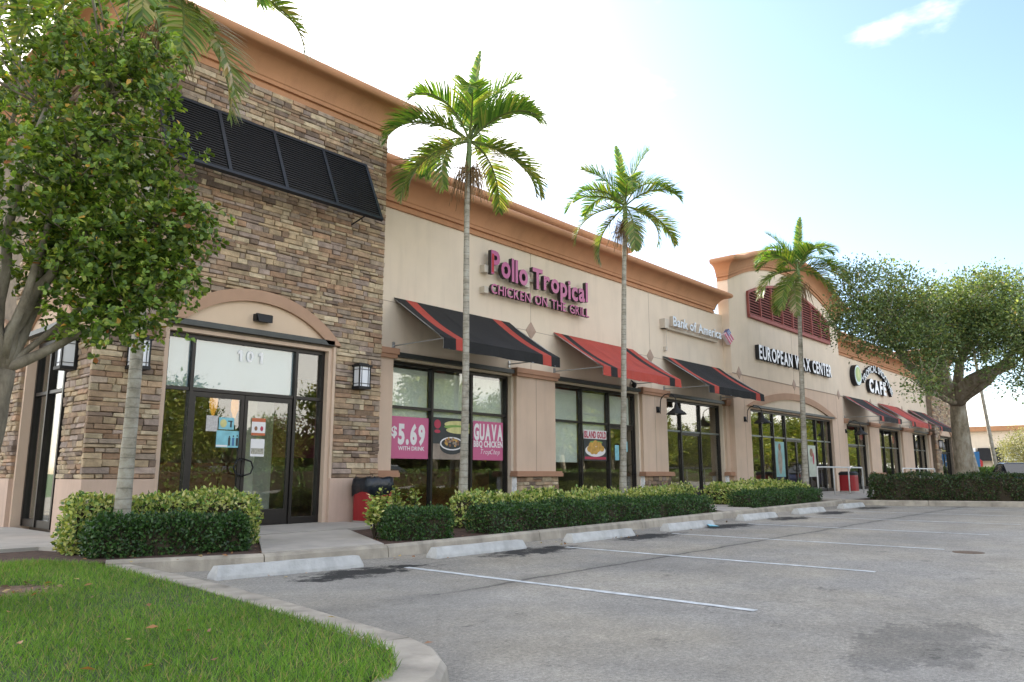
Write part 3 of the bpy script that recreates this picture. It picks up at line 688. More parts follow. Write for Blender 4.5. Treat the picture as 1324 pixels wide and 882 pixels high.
for i in range(8):
    xa = lx0+(lx1-lx0)*i/8+.035; xb = lx0+(lx1-lx0)*(i+1)/8-.035; k = 0
    while True:
        z = lz0+.07+.105*k; k += 1
        # shorten slat ends under the curve
        a, e = xa, xb
        if z+.06 > max(ltop(a), ltop(e)) : break
        while ltop(a) < z+.10 and a < e-.05: a += .05
        while ltop(e) < z+.10 and a < e-.05: e -= .05
        if e-a < .1: break
        sb = MB(); sb.hexa([(a, 11.915, z), (e, 11.915, z), (e, 11.98, z+.055), (a, 11.98, z+.055), (a, 11.915, z+.018), (e, 11.915, z+.018), (e, 11.98, z+.073), (a, 11.98, z+.073)])
        sb.build('slat', M_louv, parent=lv)
# ---- Bahama shutter on the tower
SH = empty('shutter', (6.85, 11.9, 5.85), 'black slatted top-hung shutter sloping out from the stone tower above the arched door', 'shutter')
stp = Vector((0, 11.93, 7.2)); sbt = Vector((0, 11.35, 5.93)); sdir = (sbt-stp)
def shp(x, t, o): # along slope t 0..1, o outward offset
    nrm = Vector((0, sdir.z, -sdir.y)).normalized(); nrm = nrm if nrm.y < 0 else -nrm
    q = stp+sdir*t+nrm*o; return (x, q.y, q.z)
sx0, sx1 = 4.65, 8.86
def bar(b, x0, x1, t0, t1, o0, o1): b.hexa([shp(x0, t1, o0), shp(x1, t1, o0), shp(x1, t1, o1), shp(x0, t1, o1), shp(x0, t0, o0), shp(x1, t0, o0), shp(x1, t0, o1), shp(x0, t0, o1)])
b = MB(); bar(b, sx0, sx1, -.03, .015, -.03, .04); bar(b, sx0, sx1, .955, 1.0, -.03, .04)
for i in range(5):
    x = sx0+(sx1-sx0)*i/4; x = min(max(x, sx0+.03), sx1-.03); bar(b, x-.03, x+.03, .015, .955, -.03, .042)
b.build('shutter_frame', M_blackbar, parent=SH)
b = MB()
for i in range(4):
    x = sx0+(sx1-sx0)*(i+.5)/4; bar(b, x-.012, x+.012, .015, .955, -.05, -.02)
for x in (sx0+.3, sx1-.3): b.tube([shp(x, .93, -.03), (x, 11.98, 5.9)], .015, 6)
b.build('shutter_strut', M_black, parent=SH)
for i in range(4):
    xa = sx0+(sx1-sx0)*i/4+.035; xb = sx0+(sx1-sx0)*(i+1)/4-.035
    for k in range(23):
        t = .03+k*.0403; b = MB(); bar(b, xa, xb, t, t+.017, -.012, .022); b.build('slat', M_black, parent=SH)
# ---- awnings
def awning(x0, x1, main, stripe, label, lab2=None):
    o = empty('awning', ((x0+x1)/2, 12.3, 3.5), label, 'awning', 'sloping canvas awnings over the shop windows')
    yT, zT, yF, zF, zV = 12.29, 4.74, 10.72, 3.70, 3.47
    st = [(x0, x0+.32, 0), (x0+.32, x0+.62, 1), (x0+.62, x1-.62, 0), (x1-.62, x1-.32, 1), (x1-.32, x1, 0)]
    b = MB(); n = 8
    for a, e, k in st:
        nc = max(1, round((e-a)/.16)); us = [a+(e-a)*q/nc for q in range(nc+1)]
        def surf(x, t, dn=0):
            lat = .022*abs(math.sin(PI*(x-x0)/((x1-x0)/3)))*math.sin(PI*min(1, t)) if t <= 1 else 0
            if t <= 1: return (x, yT+(yF-yT)*t+dn*.5, zT+(zF-zT)*t-.05*math.sin(PI*t)-lat-dn)
            wv = .012*math.sin(x*7.3+x0)+.006*math.sin(x*17)
            return (x, yF-.004+wv+dn*.6, zV+.008*math.sin(x*5.1))
        ts = [i/n for i in range(n+1)]+[1.2]
        for dn in (0, .012):
            for u0_, u1_ in zip(us, us[1:]): b.strip([surf(u0_, t, dn) for t in ts], [surf(u1_, t, dn) for t in ts], k)
    soften(b.build('canopy', [main, stripe], parent=o, fix=False), 40)
    for x in (x0+(x1-x0)/3, x0+2*(x1-x0)/3):
        b = MB(); b.strip([tuple(Vector(surf(x-.01, t))+Vector((0, -.002, .004))) for t in ts], [tuple(Vector(surf(x+.01, t))+Vector((0, -.002, .004))) for t in ts]); b.build('seam', main, parent=o, fix=False)
    b = MB()
    for x in (x0+.015, x1-.015):
        b.tube([(x, yT, zT-.03), (x, yF+.02, zF-.03), (x, yF+.02, zV+.02)], .013, 6)
        b.tube([(x, 12.28, 3.78-.08), (x, yF+.02, zF-.02)], .015, 6)
        b.box(x-.03, x+.03, 12.27, 12.3, 3.62, 3.78)
    b.tube([(x0, yF+.02, zF-.03), (x1, yF+.02, zF-.03)], .012, 6); b.tube([(x0, yF+.02, zV+.02), (x1, yF+.02, zV+.02)], .012, 6)
    b.build('awning_frame', M_steel, parent=o)
awning(9.96, 13.6, M_awnk, M_awnr, 'black canvas awning with two red stripes beside the stone tower')
awning(15.33, 19.12, M_awnr, M_awnk, 'red canvas awning with black stripes directly over the second shop window')
awning(20.83, 24.69, M_awnk, M_awnr, 'black canvas awning with red stripes under the white bank lettering')
awning(37.2, 40.7, M_awnk, M_awnr, 'black canvas awning with red edges just below the round green cafe disc')
awning(42.5, 46.2, M_awnr, M_awnk, 'red canvas awning partly hidden by oak leaves, between two black awnings')
awning(48.0, 51.6, M_awnk, M_awnr, 'farthest black canvas awning, beside the far stone tower')
# ---- lettering
_tc = {}
def tmesh(s, size=1., off=0.0, ext=0.0, shear=0.0, bev=0.0):
    key = (s, size, off, ext, shear)
    if key in _tc: return _tc[key]
    cu = bpy.data.curves.new('t', 'FONT'); cu.body = s; cu.size = size; cu.offset = off; cu.extrude = ext; cu.shear = shear; cu.resolution_u = 3
    ob = bpy.data.objects.new('t', cu); C.objects.link(ob)
    dg = bpy.context.evaluated_depsgraph_get(); me = bpy.data.meshes.new_from_object(ob.evaluated_get(dg))
    V = np.array([tuple(v.co) for v in me.vertices]) if len(me.vertices) else np.zeros((0, 3)); Fc = [tuple(p.vertices) for p in me.polygons]; Nz = [p.normal.z for p in me.polygons]
    bpy.data.objects.remove(ob); bpy.data.curves.remove(cu); bpy.data.meshes.remove(me)
    _tc[key] = (V, Fc, Nz); return _tc[key]
CAP = tmesh('H')[0][:, 1].max()
def letters(parent, text, x0, x1, zb, h, yb, depth, mface, mside, bold=.03, shear=0, gap=.10, space=.30, joined=None, cols=None, jitter=None, T=None):
    """channel letters from x0 to x1 (world), baseline zb, cap height h, back plane yb; each letter a mesh"""
    s = 1/CAP; items = []; cur = 0
    for ch in text:
        if ch == ' ': cur += space; continue
        V, Fc, Nz = tmesh(ch, 1.0, bold, .5, shear); V = V.copy(); w_ = V[:, 0].max()-V[:, 0].min()
        V[:, 0] -= V[:, 0].min(); items.append((cur, V, Fc, Nz, ch)); cur += w_+gap
    tot = cur-gap; sx = (x1-x0)/tot
    J = MB() if joined else None
    for k, (c, V, Fc, Nz, ch) in enumerate(items):
        b = J or MB(T); W = [(x0+(c+v[0])*sx, yb-(v[2]+.5)*depth, zb+v[1]*s*h) for v in V]
        if jitter: W = [jitter(*q, x0+(c)*sx) for q in W]
        base = len(b.v)
        for q in W: b.v.append(q); b.c.append((1, 1, 1))
        for f, nz_ in zip(Fc, Nz): b.f.append(tuple(base+i for i in f)); b.m.append((1 if nz_ > .5 else 0))
        if not J:
            mf = mface(k) if callable(mface) else mface
            b.build('letter', [mside, mf], parent=parent, fix=False)
    if J: J.build(joined, [mside, mface], parent=parent, fix=False)
M_mag = mat('sign_magenta_face', (.44, .10, .24), .35); M_magr = mat('sign_red_face', (.45, .015, .02), .35)
M_ret = mat('sign_return_dark', (.035, .028, .028), .5); M_wface = mat('sign_white_face', (.80, .82, .86), .4); M_blk = mat('sign_black_return', (.012, .012, .014), .5)
M_wret = mat('sign_pale_return', (.56, .50, .42), .5); M_wface2 = mat('sign_pale_blue_face', (.66, .72, .78), .4)
SG = empty('shop_sign', (14.5, 12.2, 5.2), 'two line sign of magenta channel letters with dark sides above the striped awnings', 'sign')
b = MB(); b.box(12.72, 16.5, 12.2, 12.298, 5.9, 5.97); b.box(12.72, 16.5, 12.2, 12.298, 5.36, 5.42)
for x in (12.55, ): b.box(x, x+.14, 12.14, 12.299, 5.80, 5.98); b.box(x, x+.14, 12.14, 12.299, 5.29, 5.45)
for x in (14.0,): b.box(x, x+.18, 12.13, 12.297, 5.70, 6.05)
b.build('sign_raceway', M_wret, parent=SG)
pj = lambda x, y, z, xc: (x, y, z+.035*math.sin(xc*3.1))
letters(SG, 'Pollo', 12.68, 14.02, 5.75, .54, 12.15, .11, lambda k: M_mag, M_ret, .03, gap=.07, jitter=pj)
letters(SG, 'Tropical', 14.2, 16.55, 5.71, .50, 12.15, .11, M_mag, M_ret, .03, gap=.07, jitter=pj)
letters(SG, 'CHICKEN ON THE GRILL', 12.70, 16.62, 5.30, .23, 12.15, .09, lambda k: M_mag, M_ret, .012, gap=.12, space=.40)
b = MB(); b.box(12.70, 12.765, 12.034, 12.039, 5.80, 6.26); b.build('red_accent', M_magr, parent=SG)
SG = empty('bank_sign', (22.6, 12.2, 5.5), 'white channel letter bank sign on a pale raceway with a red and blue flag emblem', 'sign')
b = MB(); b.box(20.75, 24.4, 12.16, 12.298, 5.62, 5.71); b.box(20.72, 20.95, 12.1, 12.299, 5.62, 5.92); b.tube([(20.95, 12.2, 5.62), (20.95, 12.2, 5.0)], .012, 6); b.box(20.9, 21.0, 12.2, 12.3, 4.92, 5.05)
b.build('sign_raceway', M_wret, parent=SG)
letters(SG, 'Bank of America', 21.05, 24.35, 5.72, .30, 12.12, .13, M_wface2, M_wret, .02, gap=.06, space=.25)
b = MB(); fx, fz = 24.86, 5.86; fy = 11.94
def flagq(b, a0, a1, c0, c1, m_, y=fy):                   # slanted lozenge emblem
    def q(a, c): return (fx+(a-.5)*.42+(c-.5)*.34, y, fz+(.5-a)*.30+(c-.5)*.26)
    b.add([q(a0, c0), q(a1, c0), q(a1, c1), q(a0, c1)]+[(p[0], y+.12, p[2]) for p in (q(a0, c0), q(a1, c0), q(a1, c1), q(a0, c1))], [(0,1,2,3),(4,7,6,5),(0,4,5,1),(1,5,6,2),(2,6,7,3),(3,7,4,0)], m_)
flagq(b, 0, 1, 0, 1, 0, fy+.01)
for k in range(3): flagq(b, .0, 1, .04+k*.34, .22+k*.34, 1, fy-.005)
flagq(b, 0, .42, .45, 1, 2, fy-.012)
for k in range(2): flagq(b, .05, .40, .58+k*.2, .62+k*.2, 0, fy-.018)
b.build('flag_emblem', [mat('emblem_white', (.7, .6, .65), .4), mat('emblem_red', (.50, .06, .12), .4), mat('emblem_blue', (.05, .12, .34), .4)], parent=SG)
SG = empty('centre_sign', (30.7, 11.9, 5.3), 'white channel letters with black sides spelling a wax centre name on the central block', 'sign')
letters(SG, 'EUROPEAN WAX CENTER', 27.05, 34.6, 5.33, .50, 11.99, .16, M_wface, M_blk, .03, gap=.10, space=.36)
SG = empty('cafe_sign', (41, 12.2, 5.3), 'cafe sign with green disc, an arc of pale letters and bold white word below', 'sign')
b = MB(); n = 28; dcx, dcz, dr = 38.95, 5.85, .52
b.loft([[(dcx+dr*math.cos(i*2*PI/n), y, dcz+dr*math.sin(i*2*PI/n)) for i in range(n)] for y in (12.29, 12.06)], 0)
b.loft([[(dcx+(dr-.03)*math.cos(i*2*PI/n), y, dcz+(dr-.03)*math.sin(i*2*PI/n)) for i in range(n)] for y in (12.06, 12.053)], 1)
b.loft([[(dcx+(dr-.11)*math.cos(i*2*PI/n), y, dcz+.04+(dr-.11)*math.sin(i*2*PI/n)*.9) for i in range(n)] for y in (12.053, 12.047)], 2)
b.loft([[(dcx+.03+.14*math.cos(i*2*PI/n), y, dcz+.08+.24*math.sin(i*2*PI/n)) for i in range(n)] for y in (12.047, 12.042)], 3)
b.build('sign_disc', [M_blk, mat('disc_pale_ring', (.55, .68, .7), .4), mat('disc_green', (.28, .40, .08), .4), mat('disc_lime', (.45, .5, .15), .4)], parent=SG)
ac, az, ar = 42.1, 3.2, 3.45
def bend(x, y, z, xc):
    a = (x-ac)/ar; r = ar+(z-5.9)
    return (ac+r*math.sin(a), y, az+.0-.2+r*math.cos(a))
letters(SG, 'TROPICAL SMOOTHIE', 39.65, 45.0, 5.75, .34, 12.27, .15, M_wface2, M_blk, .02, gap=.08, space=.3, jitter=bend)
letters(SG, 'CAFE', 40.75, 43.55, 5.22, .62, 12.27, .16, M_wface, M_blk, .05, gap=.14)
# ---- wall lights
def sconce(T, u, d, z0, z1, w_, label):
    o = empty('wall_lantern', T(u, d, z0), label, 'wall lamp', 'box wall lanterns on the stone towers')
    b = MB(T); dd = w_*.75; y1 = d-.02; y0 = y1-dd
    b.box(u-w_/2-.02, u+w_/2+.02, y0-.02, d, z1-.05, z1-.01); b.box(u-w_/2+.03, u+w_/2-.03, y0+.03, d, z1-.01, z1+.02); b.box(u-w_/2-.01, u+w_/2+.01, y0-.01, d, z0, z0+.05); b.box(u-w_/2+.02, u+w_/2-.02, d-.03, d+.1, z0+.05, z1-.05)
    for a in (u-w_/2, u+w_/2-.022): 
        for c in (y0, y1-.022): b.box(a, a+.022, c, c+.022, z0+.05, z1-.05)
    for a in (u-w_/2+.055, u+w_/2-.063): b.box(a, a+.009, y0, y0+.008, z0+.05, z1-.05)
    for c in (z0+.1, z1-.11): b.box(u-w_/2, u+w_/2, y0+.001, y0+.009, c, c+.009); b.box(u-w_/2+.001, u-w_/2+.009, y0, y1, c, c+.009); b.box(u+w_/2-.009, u+w_/2-.001, y0, y1, c, c+.009)
    b.build('lantern_frame', M_black, parent=o)
    b = MB(T); b.box(u-w_/2+.012, u+w_/2-.012, y0+.012, y1, z0+.05, z1-.05); b.build('lantern_glass', M_white, parent=o)
sconce(FRONT, 8.84, 11.93, 2.66, 3.14, .27, 'black box lantern on stone between the arched door and the black awning')
sconce(FRONT, 4.68, 11.93, 2.62, 3.12, .27, 'black box lantern on the tower front behind the slim palm trunk')
sconce(SIDE, 12.7, 4.08, 2.62, 3.12, .27, 'black box lantern on the tower side face beside the dark tall window')
sconce(FRONT, 52.9, 11.93, 2.62, 3.12, .27, 'black box lantern on the far stone tower, small in the distance')
sconce(FRONT, 57.0, 11.93, 2.62, 3.12, .27, 'black box lantern on the far tower behind the oak trunk')
def goose(x, y, z, label):
    o = empty('gooseneck_lamp', (x, y, z), label, 'wall lamp', 'gooseneck barn lamps beside the shop doors')
    b = MB(); b.box(x-.06, x+.06, y-.05, y, z-.09, z+.09)
    pts = [(x, y-.05, z), (x, y-.12, z)]+[(x+.0, y-.12-.27*(1-math.cos(a)), z+.10+.27*math.sin(a)+.02) for a in [PI*i/8 for i in range(9)]]
    pts = [(x, y-.05, z), (x, y-.10, z-.12), (x, y-.11, z+.05), (x, y-.12, z+.22)]+[(x, y-.12-.27*(1-math.cos(a)), z+.22+.24*math.sin(a)) for a in [PI*i/8 for i in range(1, 9)]]+[(x, y-.66, z+.1)]
    b.tube(pts, .016, 8); b.build('lamp_arm', M_black, parent=o, smooth=True)
    b = MB(); b.lathe(x, y-.66, [(.03, z+.18), (.05, z+.12), (.07, z+.05), (.075, z+.02), (.30, z-.16), (.305, z-.18), (.295, z-.18), (.07, z-.0), (.02, z+.0)], 20); b.build('lamp_shade', M_black, parent=o, smooth=True)
    b = MB(); b.lathe(x, y-.66, [(.02, z-.02), (.07, z-.06), (.08, z-.11), (.05, z-.16), (.01, z-.18)], 12); b.build('bulb', M_white, parent=o, smooth=True)
goose(20.25, 12.2, 3.0, 'black gooseneck lamp left of the bank door, under the black awning with red stripes')
goose(25.85, 12.0, 3.0, 'black gooseneck lamp at the left end of the large arched window')
goose(36.35, 12.0-.0, 3.0, 'black gooseneck lamp on the pier right of the large arched window')
b = MB(); b.box(6.6, 6.9, 11.86, 11.97, 3.68, 3.8); b.hexa([(6.62, 11.8, 3.66), (6.88, 11.8, 3.66), (6.86, 11.86, 3.66), (6.64, 11.86, 3.66), (6.6, 11.83, 3.79), (6.9, 11.83, 3.79), (6.9, 11.87, 3.81), (6.6, 11.87, 3.81)])
b.build('wall_floodlight', M_black, label='small black floodlight in the arch above the entrance door', cat='wall lamp')
b = MB(); b.lathe(19.0, 12.2, [(.02, 3.55), (.06, 3.6), (.08, 3.66), (.06, 3.72), (.02, 3.74)], 12); b.tube([(19.0, 12.2, 3.7), (19.0, 12.3, 3.8)], .02); b.build('security_camera', M_black, label='small black dome camera on the wall under the near red awning', cat='camera')
# ---- posters
def poster(x0, x1, z0, z1, y, m, label, name='poster', cat='poster'):
    o = MB(); o.box(x0, x1, y-.003, y, z0, z1); return o.build(name, m, label=label, cat=cat, org=((x0+x1)/2, y, z0))
PY = 12.47
def ptext(o, s, x0, x1, z, h, m=M_print, bold=.02, y=PY, gap=.08, space=.3, shear=0, nm='lettering'):
    letters(o, s, x0, x1, z, h, y-.004, .003, m, m, bold, gap=gap, space=space, joined=nm, shear=shear)
o = poster(10.08, 11.16, 1.38, 2.26, PY, M_pink, 'pink poster reading $5.69 WITH DRINK in the first shop window', )
ptext(o, '$', 10.13, 10.28, 1.84, .20, bold=.03); ptext(o, '5.69', 10.31, 11.06, 1.70, .38, bold=.05, gap=.10); ptext(o, 'WITH DRINK', 10.32, 11.05, 1.555, .08)
o = poster(12.54, 13.56, 1.38, 2.28, PY, M_pink, 'pink poster reading GUAVA BBQ CHICKEN in the first shop window')
ptext(o, 'GUAVA', 12.56, 13.55, 1.86, .34, bold=.045, gap=.09); ptext(o, 'BBQ CHICKEN', 12.56, 13.55, 1.685, .135, bold=.035, gap=.08, space=.25); ptext(o, 'TropChop', 12.8, 13.45, 1.52, .11, shear=.4, bold=-.005, gap=.02)
def ell(b, cx, cz, rx, rz, y, m_, n=22, a0=0): b.add([(cx, y, cz)]+[(cx+rx*math.cos(i*2*PI/n), y, cz+rz*math.sin(i*2*PI/n)) for i in range(n)], [(0, i+1, (i+1) % n+1) for i in range(n)], m_)
M_fd = mat('photo_dark', (.035, .04, .04), .6, 6, .3); M_fw = mat('photo_wood', (.30, .24, .19), .6, 5, .3); M_fc = mat('photo_corn', (.62, .58, .25), .6, 6, .2); M_fg = mat('photo_green', (.2, .36, .08), .6); M_fb = mat('photo_brown', (.25, .12, .06), .6, 9, .4); M_ft = mat('photo_gold', (.55, .32, .07), .6, 9, .3); M_fr = mat('photo_red', (.45, .04, .08), .6)
o = poster(11.3, 12.38, 1.38, 2.3, PY, M_fd, 'food photo poster of corn cobs above a bowl between the two pink posters')
b = MB(); b.box(11.3, 12.38, PY-.0035, PY-.003, 1.38, 1.72, 0)
ell(b, 12.05, 2.16, .42, .085, PY-.006, 2); ell(b, 12.02, 2.1, .40, .05, PY-.007, 3); ell(b, 12.1, 2.03, .42, .075, PY-.008, 2)
ell(b, 11.42, 2.15, .1, .1, PY-.008, 5); ell(b, 11.42, 1.99, .09, .04, PY-.008, 5)
ell(b, 11.86, 1.66, .36, .17, PY-.010, 1); ell(b, 11.86, 1.73, .36, .15, PY-.011, 6); ell(b, 11.86, 1.73, .32, .12, PY-.012, 1)
for k in range(26): a = rnd.uniform(0, 6.3); r = rnd.random()**.5; ell(b, 11.86+.22*r*math.cos(a), 1.76+.09*r*math.sin(a)+.03*(1-r), .035, .03, PY-.0125-k*.00005, rnd.choice([4, 4, 7, 8]), 8)
b.build('printed_picture', [M_fw, M_fd, M_fc, M_fg, M_fb, M_fr, M_print, M_ft, M_fw], parent=o, fix=False)
o = poster(16.82, 17.9, 1.42, 2.26, PY, M_fd, 'food photo poster headed ISLAND GOLD in the second shop window')
b = MB(); b.box(16.82, 17.9, PY-.0035, PY-.003, 2.02, 2.26, 0); b.build('poster_header', M_print, parent=o)
ptext(o, 'ISLAND GOLD', 16.84, 17.88, 2.05, .17, M_fr, .04, y=PY-.001)
b = MB(); ell(b, 17.36, 1.7, .48, .17, PY-.006, 0)
for q in ((.0, .16), (-.2, .1), (.18, .12), (-.28, .0), (-.1, .02), (.1, .0), (.3, .02), (0, -.06), (-.15, -.06)): ell(b, 17.36+q[0], 1.74+q[1], .12, .085, PY-.008-abs(q[0])*.002, 1, 12)
ell(b, 17.4, 1.93, .3, .04, PY-.0065, 2); b.box(16.86, 17.86, PY-.0045, PY-.004, 1.46, 1.53, 3)
b.build('printed_picture', [M_print, M_ft, M_fg, M_fr], parent=o, fix=False)
M_cy = mat('notice_cyan', (.22, .52, .60), .5, 6, .2); M_orn = mat('notice_orange', (.50, .13, .05), .5)
YD = 12.16
o = poster(5.98, 6.18, 1.66+.10, 2.02, YD, mat('notice_grey', (.5, .48, .47), .6, 30, .2), 'small grey paper notice on the left door leaf, left of the blue ones', 'notice', 'notice')
o = poster(6.20, 6.47, 1.80, 2.00, YD, M_cy, 'small bright blue notice above the large blue one on the left door leaf', 'notice', 'notice')
b = MB(); ell(b, 6.28, 1.9, .06, .07, YD-.005, 0, 14); b.box(6.36, 6.44, YD-.005, YD-.004, 1.93, 1.95, 1); b.box(6.4, 6.43, YD-.0055, YD-.0045, 1.84, 1.93, 1); b.build('printed_picture', [M_fc, M_fd], parent=o)
o = poster(6.17, 6.60, 1.50, 1.78, YD-.002, M_cy, 'large pale blue notice with three figures on the left door leaf', 'notice', 'notice')
b = MB()
for k, q in enumerate((6.40, 6.47, 6.54)): ell(b, q, 1.68+.01*k, .012, .016, YD-.008, 0, 10); b.box(q-.02, q+.02, YD-.008, YD-.007, 1.53, 1.665, 1 if k == 1 else 0)
b.box(6.17, 6.37, YD-.0075, YD-.0065, 1.51, 1.54, 2); b.build('printed_picture', [M_fd, mat('print_blue', (.05, .16, .35), .5), M_print], parent=o)
o = poster(6.80, 7.06, 1.72, 2.02, YD, M_orn, 'orange edged notice on the right door leaf, upper of two', 'notice', 'notice')
b = MB(); b.box(6.80, 7.06, YD-.005, YD-.004, 1.765, 1.955, 0); ell(b, 6.88, 1.84, .03, .04, YD-.006, 1, 10); ell(b, 6.99, 1.84, .03, .045, YD-.006, 2, 10); b.build('printed_picture', [M_print, M_fb, M_fr], parent=o)
o = poster(6.80, 7.06, 1.36, 1.66, YD, M_print, 'white paper notice on the right door leaf, lower of two', 'notice', 'notice')
b = MB(); b.box(6.81, 7.05, YD-.005, YD-.004, 1.40, 1.50, 0); b.build('printed_picture', mat('print_grey', (.35, .33, .27), .6, 40, .5), parent=o)
o = poster(18.3, 18.5, 1.45, 1.88, 12.46, M_cy, 'narrow pale blue notice on the glass shop door behind the second palm trunk', 'notice', 'notice')
o = poster(18.72, 18.95, 1.7, 2.0, 12.46, M_cy, 'small blue notice on the glass shop door right of the palm trunk', 'notice', 'notice')
o = poster(28.72, 29.6, .95, 2.3, 12.16, mat('poster_teal', (.20, .40, .40), .5, 2, .3), 'tall teal poster with a figure, left of the doors in the arched window')
b = MB(); ell(b, 29.15, 1.55, .2, .5, 12.155, 0, 18); ell(b, 29.15, 2.1, .13, .14, 12.154, 1, 14); b.build('printed_picture', [M_fw, M_fb], parent=o, fix=False)
o = poster(31.98, 32.9, .95, 2.25, 12.16, mat('poster_cream', (.45, .5, .42), .5, 2, .3), 'tall cream poster with red detail, right of the third palm trunk')
b = MB(); ell(b, 32.4, 1.95, .18, .18, 12.155, 0, 16); ell(b, 32.6, 1.7, .09, .25, 12.154, 1, 12); b.build('printed_picture', [M_fb, M_fr], parent=o, fix=False)
for k, (x, z, lab) in enumerate(((40.1, 2.95, 'round red neon sign high in the first cafe window, beside the cafe door'), (42.6, 2.95, 'red open sign in the left pane of the second cafe window'), (45.4, 2.92, 'red open sign in the right pane of the second cafe window'))):
    b = MB(); ell(b, x, z, .26, .2, 12.5, 0, 18); b.loft([[(x+.3*math.cos(i*PI/9), y, z+.23*math.sin(i*PI/9)) for i in range(18)] for y in (12.51, 12.53)], 1)
    b.build('window_sign', [mat('sign_red', (.6, .08, .07), .5), mat('sign_rim', (.6, .3, .28), .5)], label=lab, cat='sign', fix=False)
# street number on the transom
M_num = mat('number_white', (.92, .93, .94), .6)
NB = empty('door_number', (6.7, 12.16, 2.95), 'white street number 101 on the glass above the entrance doors', 'number')
for k, x in enumerate((6.45, 6.63, 6.84)):
    b = MB(); z = 2.98; y = 12.168; h = .2
    if k != 1: b.prism([(0, 0)]*0 or [(x+.055, z), (x+.10, z), (x+.10, z+h), (x+.06, z+h), (x+.02, z+h-.035), (x+.02, z+h-.08), (x+.055, z+h-.06)], 0, .004); b.v = [(p[0], y-p[2], p[1]) for p in b.v]
    else: b.loft([[(x+.065+rx*math.cos(i*PI/12), yy, z+h/2+rz*math.sin(i*PI/12)) for i in range(24)] for rx, rz, yy in ((.065, .1, y), (.065, .1, y-.004), (.028, .058, y-.004), (.028, .058, y))], caps=False)
    b.build('numeral', M_num, parent=NB)
# pendant lamps inside
PX1, PX2 = 7.51, 8.19
for x, y in ((PX1, 15.0), (PX2, 15.4)):
    b = MB(); b.lathe(x, y, [(.02, 2.85), (.05, 2.72), (.08, 2.6), (.08, 2.42), (.05, 2.34), (.02, 2.23)], 14); b.tube([(x, y, 2.85), (x, y, 3.75)], .008, 5)
    b.build('pendant_lamp', mat('pendant_amber', (.8, .4, .05), .5, emis=(1, .42, .05), es=.16), label='amber pendant lamp seen through the glass, '+('left' if x < PX1+.1 else 'right')+' of the two inside the entrance', cat='lamp', smooth=True)
# ------------------------------------------------------------ small outdoor things
def stop(i, x0, x1, y, label):
    b = MB(); z = zl(x0); n = 6; rings = []
    for k in range(n+1):
        t = k/n; x = x0+(x1-x0)*t; e = .04 if k in (0, n) else 0; yy = y[0]+(y[1]-y[0])*t; j = rnd.uniform(-.003, .003)
        rings.append([(x, yy-.10, z), (x, yy-.095, z+.035), (x+(.035 if k == 0 else -.035 if k == n else 0), yy-.05, z+.13+j), (x+(.035 if k == 0 else -.035 if k == n else 0), yy+.05, z+.13+j), (x, yy+.095, z+.035), (x, yy+.10, z)])
    b.loft(rings); b.build('wheel_stop', M_stop, label=label, cat='wheel stop', group='concrete wheel stops along the kerb')
SL = ['nearest weathered concrete wheel stop, beside the grass island kerb', 'white concrete wheel stop in front of the first palm and its clipped hedge', 'white concrete wheel stop third from the grass island, before a dark oil stain',
      'concrete wheel stop with a scrap of pale blue litter in front of it', 'concrete wheel stop in front of the short walk to the bank door', 'concrete wheel stop in front of the hedge by the third palm', 'farthest concrete wheel stop, by the railing ramp and long right hedge']
SX = [(3.92, 5.6, 7.62, 7.42), (6.68, 8.36, 7.36, 7.32), (9.38, 11.06, 7.28, 7.26), (12.15, 13.83, 7.25, 7.22), (15.5, 17.2, 7.42, 7.4), (18.5, 20.2, 7.42, 7.4), (21.7, 23.35, 7.45, 7.42)]
for i, (a, e, y0, y1) in enumerate(SX): stop(i, a, e, (y0, y1), SL[i])
b = MB(); b.add([(13.45, 7.06, .10), (13.75, 7.0, .075), (13.8, 7.12, .09), (13.55, 7.18, .13), (13.5, 7.08, .07)], [(0,1,2,3),(0,4,1)]); b.build('litter', mat('blue_plastic', (.25, .6, .75), .4), label='scrap of pale blue plastic lying by the fourth wheel stop', cat='litter', fix=False)
def bin_(x, y, w_, z0, h, label, bag=True):
    o = empty('litter_bin', (x, y, z0), label, 'litter bin', 'red litter bins outside the shops')
    b = MB(); q = w_/2
    def ring(s, z): return [(x+s*math.copysign(abs(math.cos(a))**.45, math.cos(a)), y+s*math.copysign(abs(math.sin(a))**.45, math.sin(a)), z) for a in [i*PI/10 for i in range(20)]]
    b.loft([ring(q, z0+.05), ring(q, z0+h*.9), ring(q*.97, z0+h)]); b.build('bin_body', M_red, parent=o)
    b = MB(); b.loft([ring(q*1.02, z0), ring(q*1.02, z0+.05)]); b.build('bin_base', M_conc, parent=o)
    b = MB()
    if bag:
        def rg(s, z, k): return [(x+(s+.022*math.sin(i*2.7+k))*math.copysign(abs(math.cos(a))**.5, math.cos(a)), y+(s+.022*math.cos(i*3.1+k))*math.copysign(abs(math.sin(a))**.5, math.sin(a)), z+.02*math.sin(i*1.9+k)-(.10*max(0, math.sin(i*.7)) if k == 0 else 0)) for i, a in enumerate([i*PI/14 for i in range(28)])]
        b.loft([rg(q*1.06, z0+h*.72, 0), rg(q*1.09, z0+h*.85, 1), rg(q*1.07, z0+h*1.0, 2), rg(q*.95, z0+h*1.04, 3), rg(q*.7, z0+h*.98, 4)]); b.build('bin_bag', M_bag, parent=o, smooth=True)
    else:
        b.loft([ring(q*1.05, z0+h), ring(q*1.05, z0+h+.08), ring(q*.8, z0+h+.14)]); b.build('bin_lid', M_black, parent=o)
bin_(8.98, 11.55, .58, .17, .80, 'red litter bin with a black bag over its rim beside the stone tower')
bin_(31.6, 10.45, .62, .36, .66, 'red litter bin with dark lid behind the railing', False)
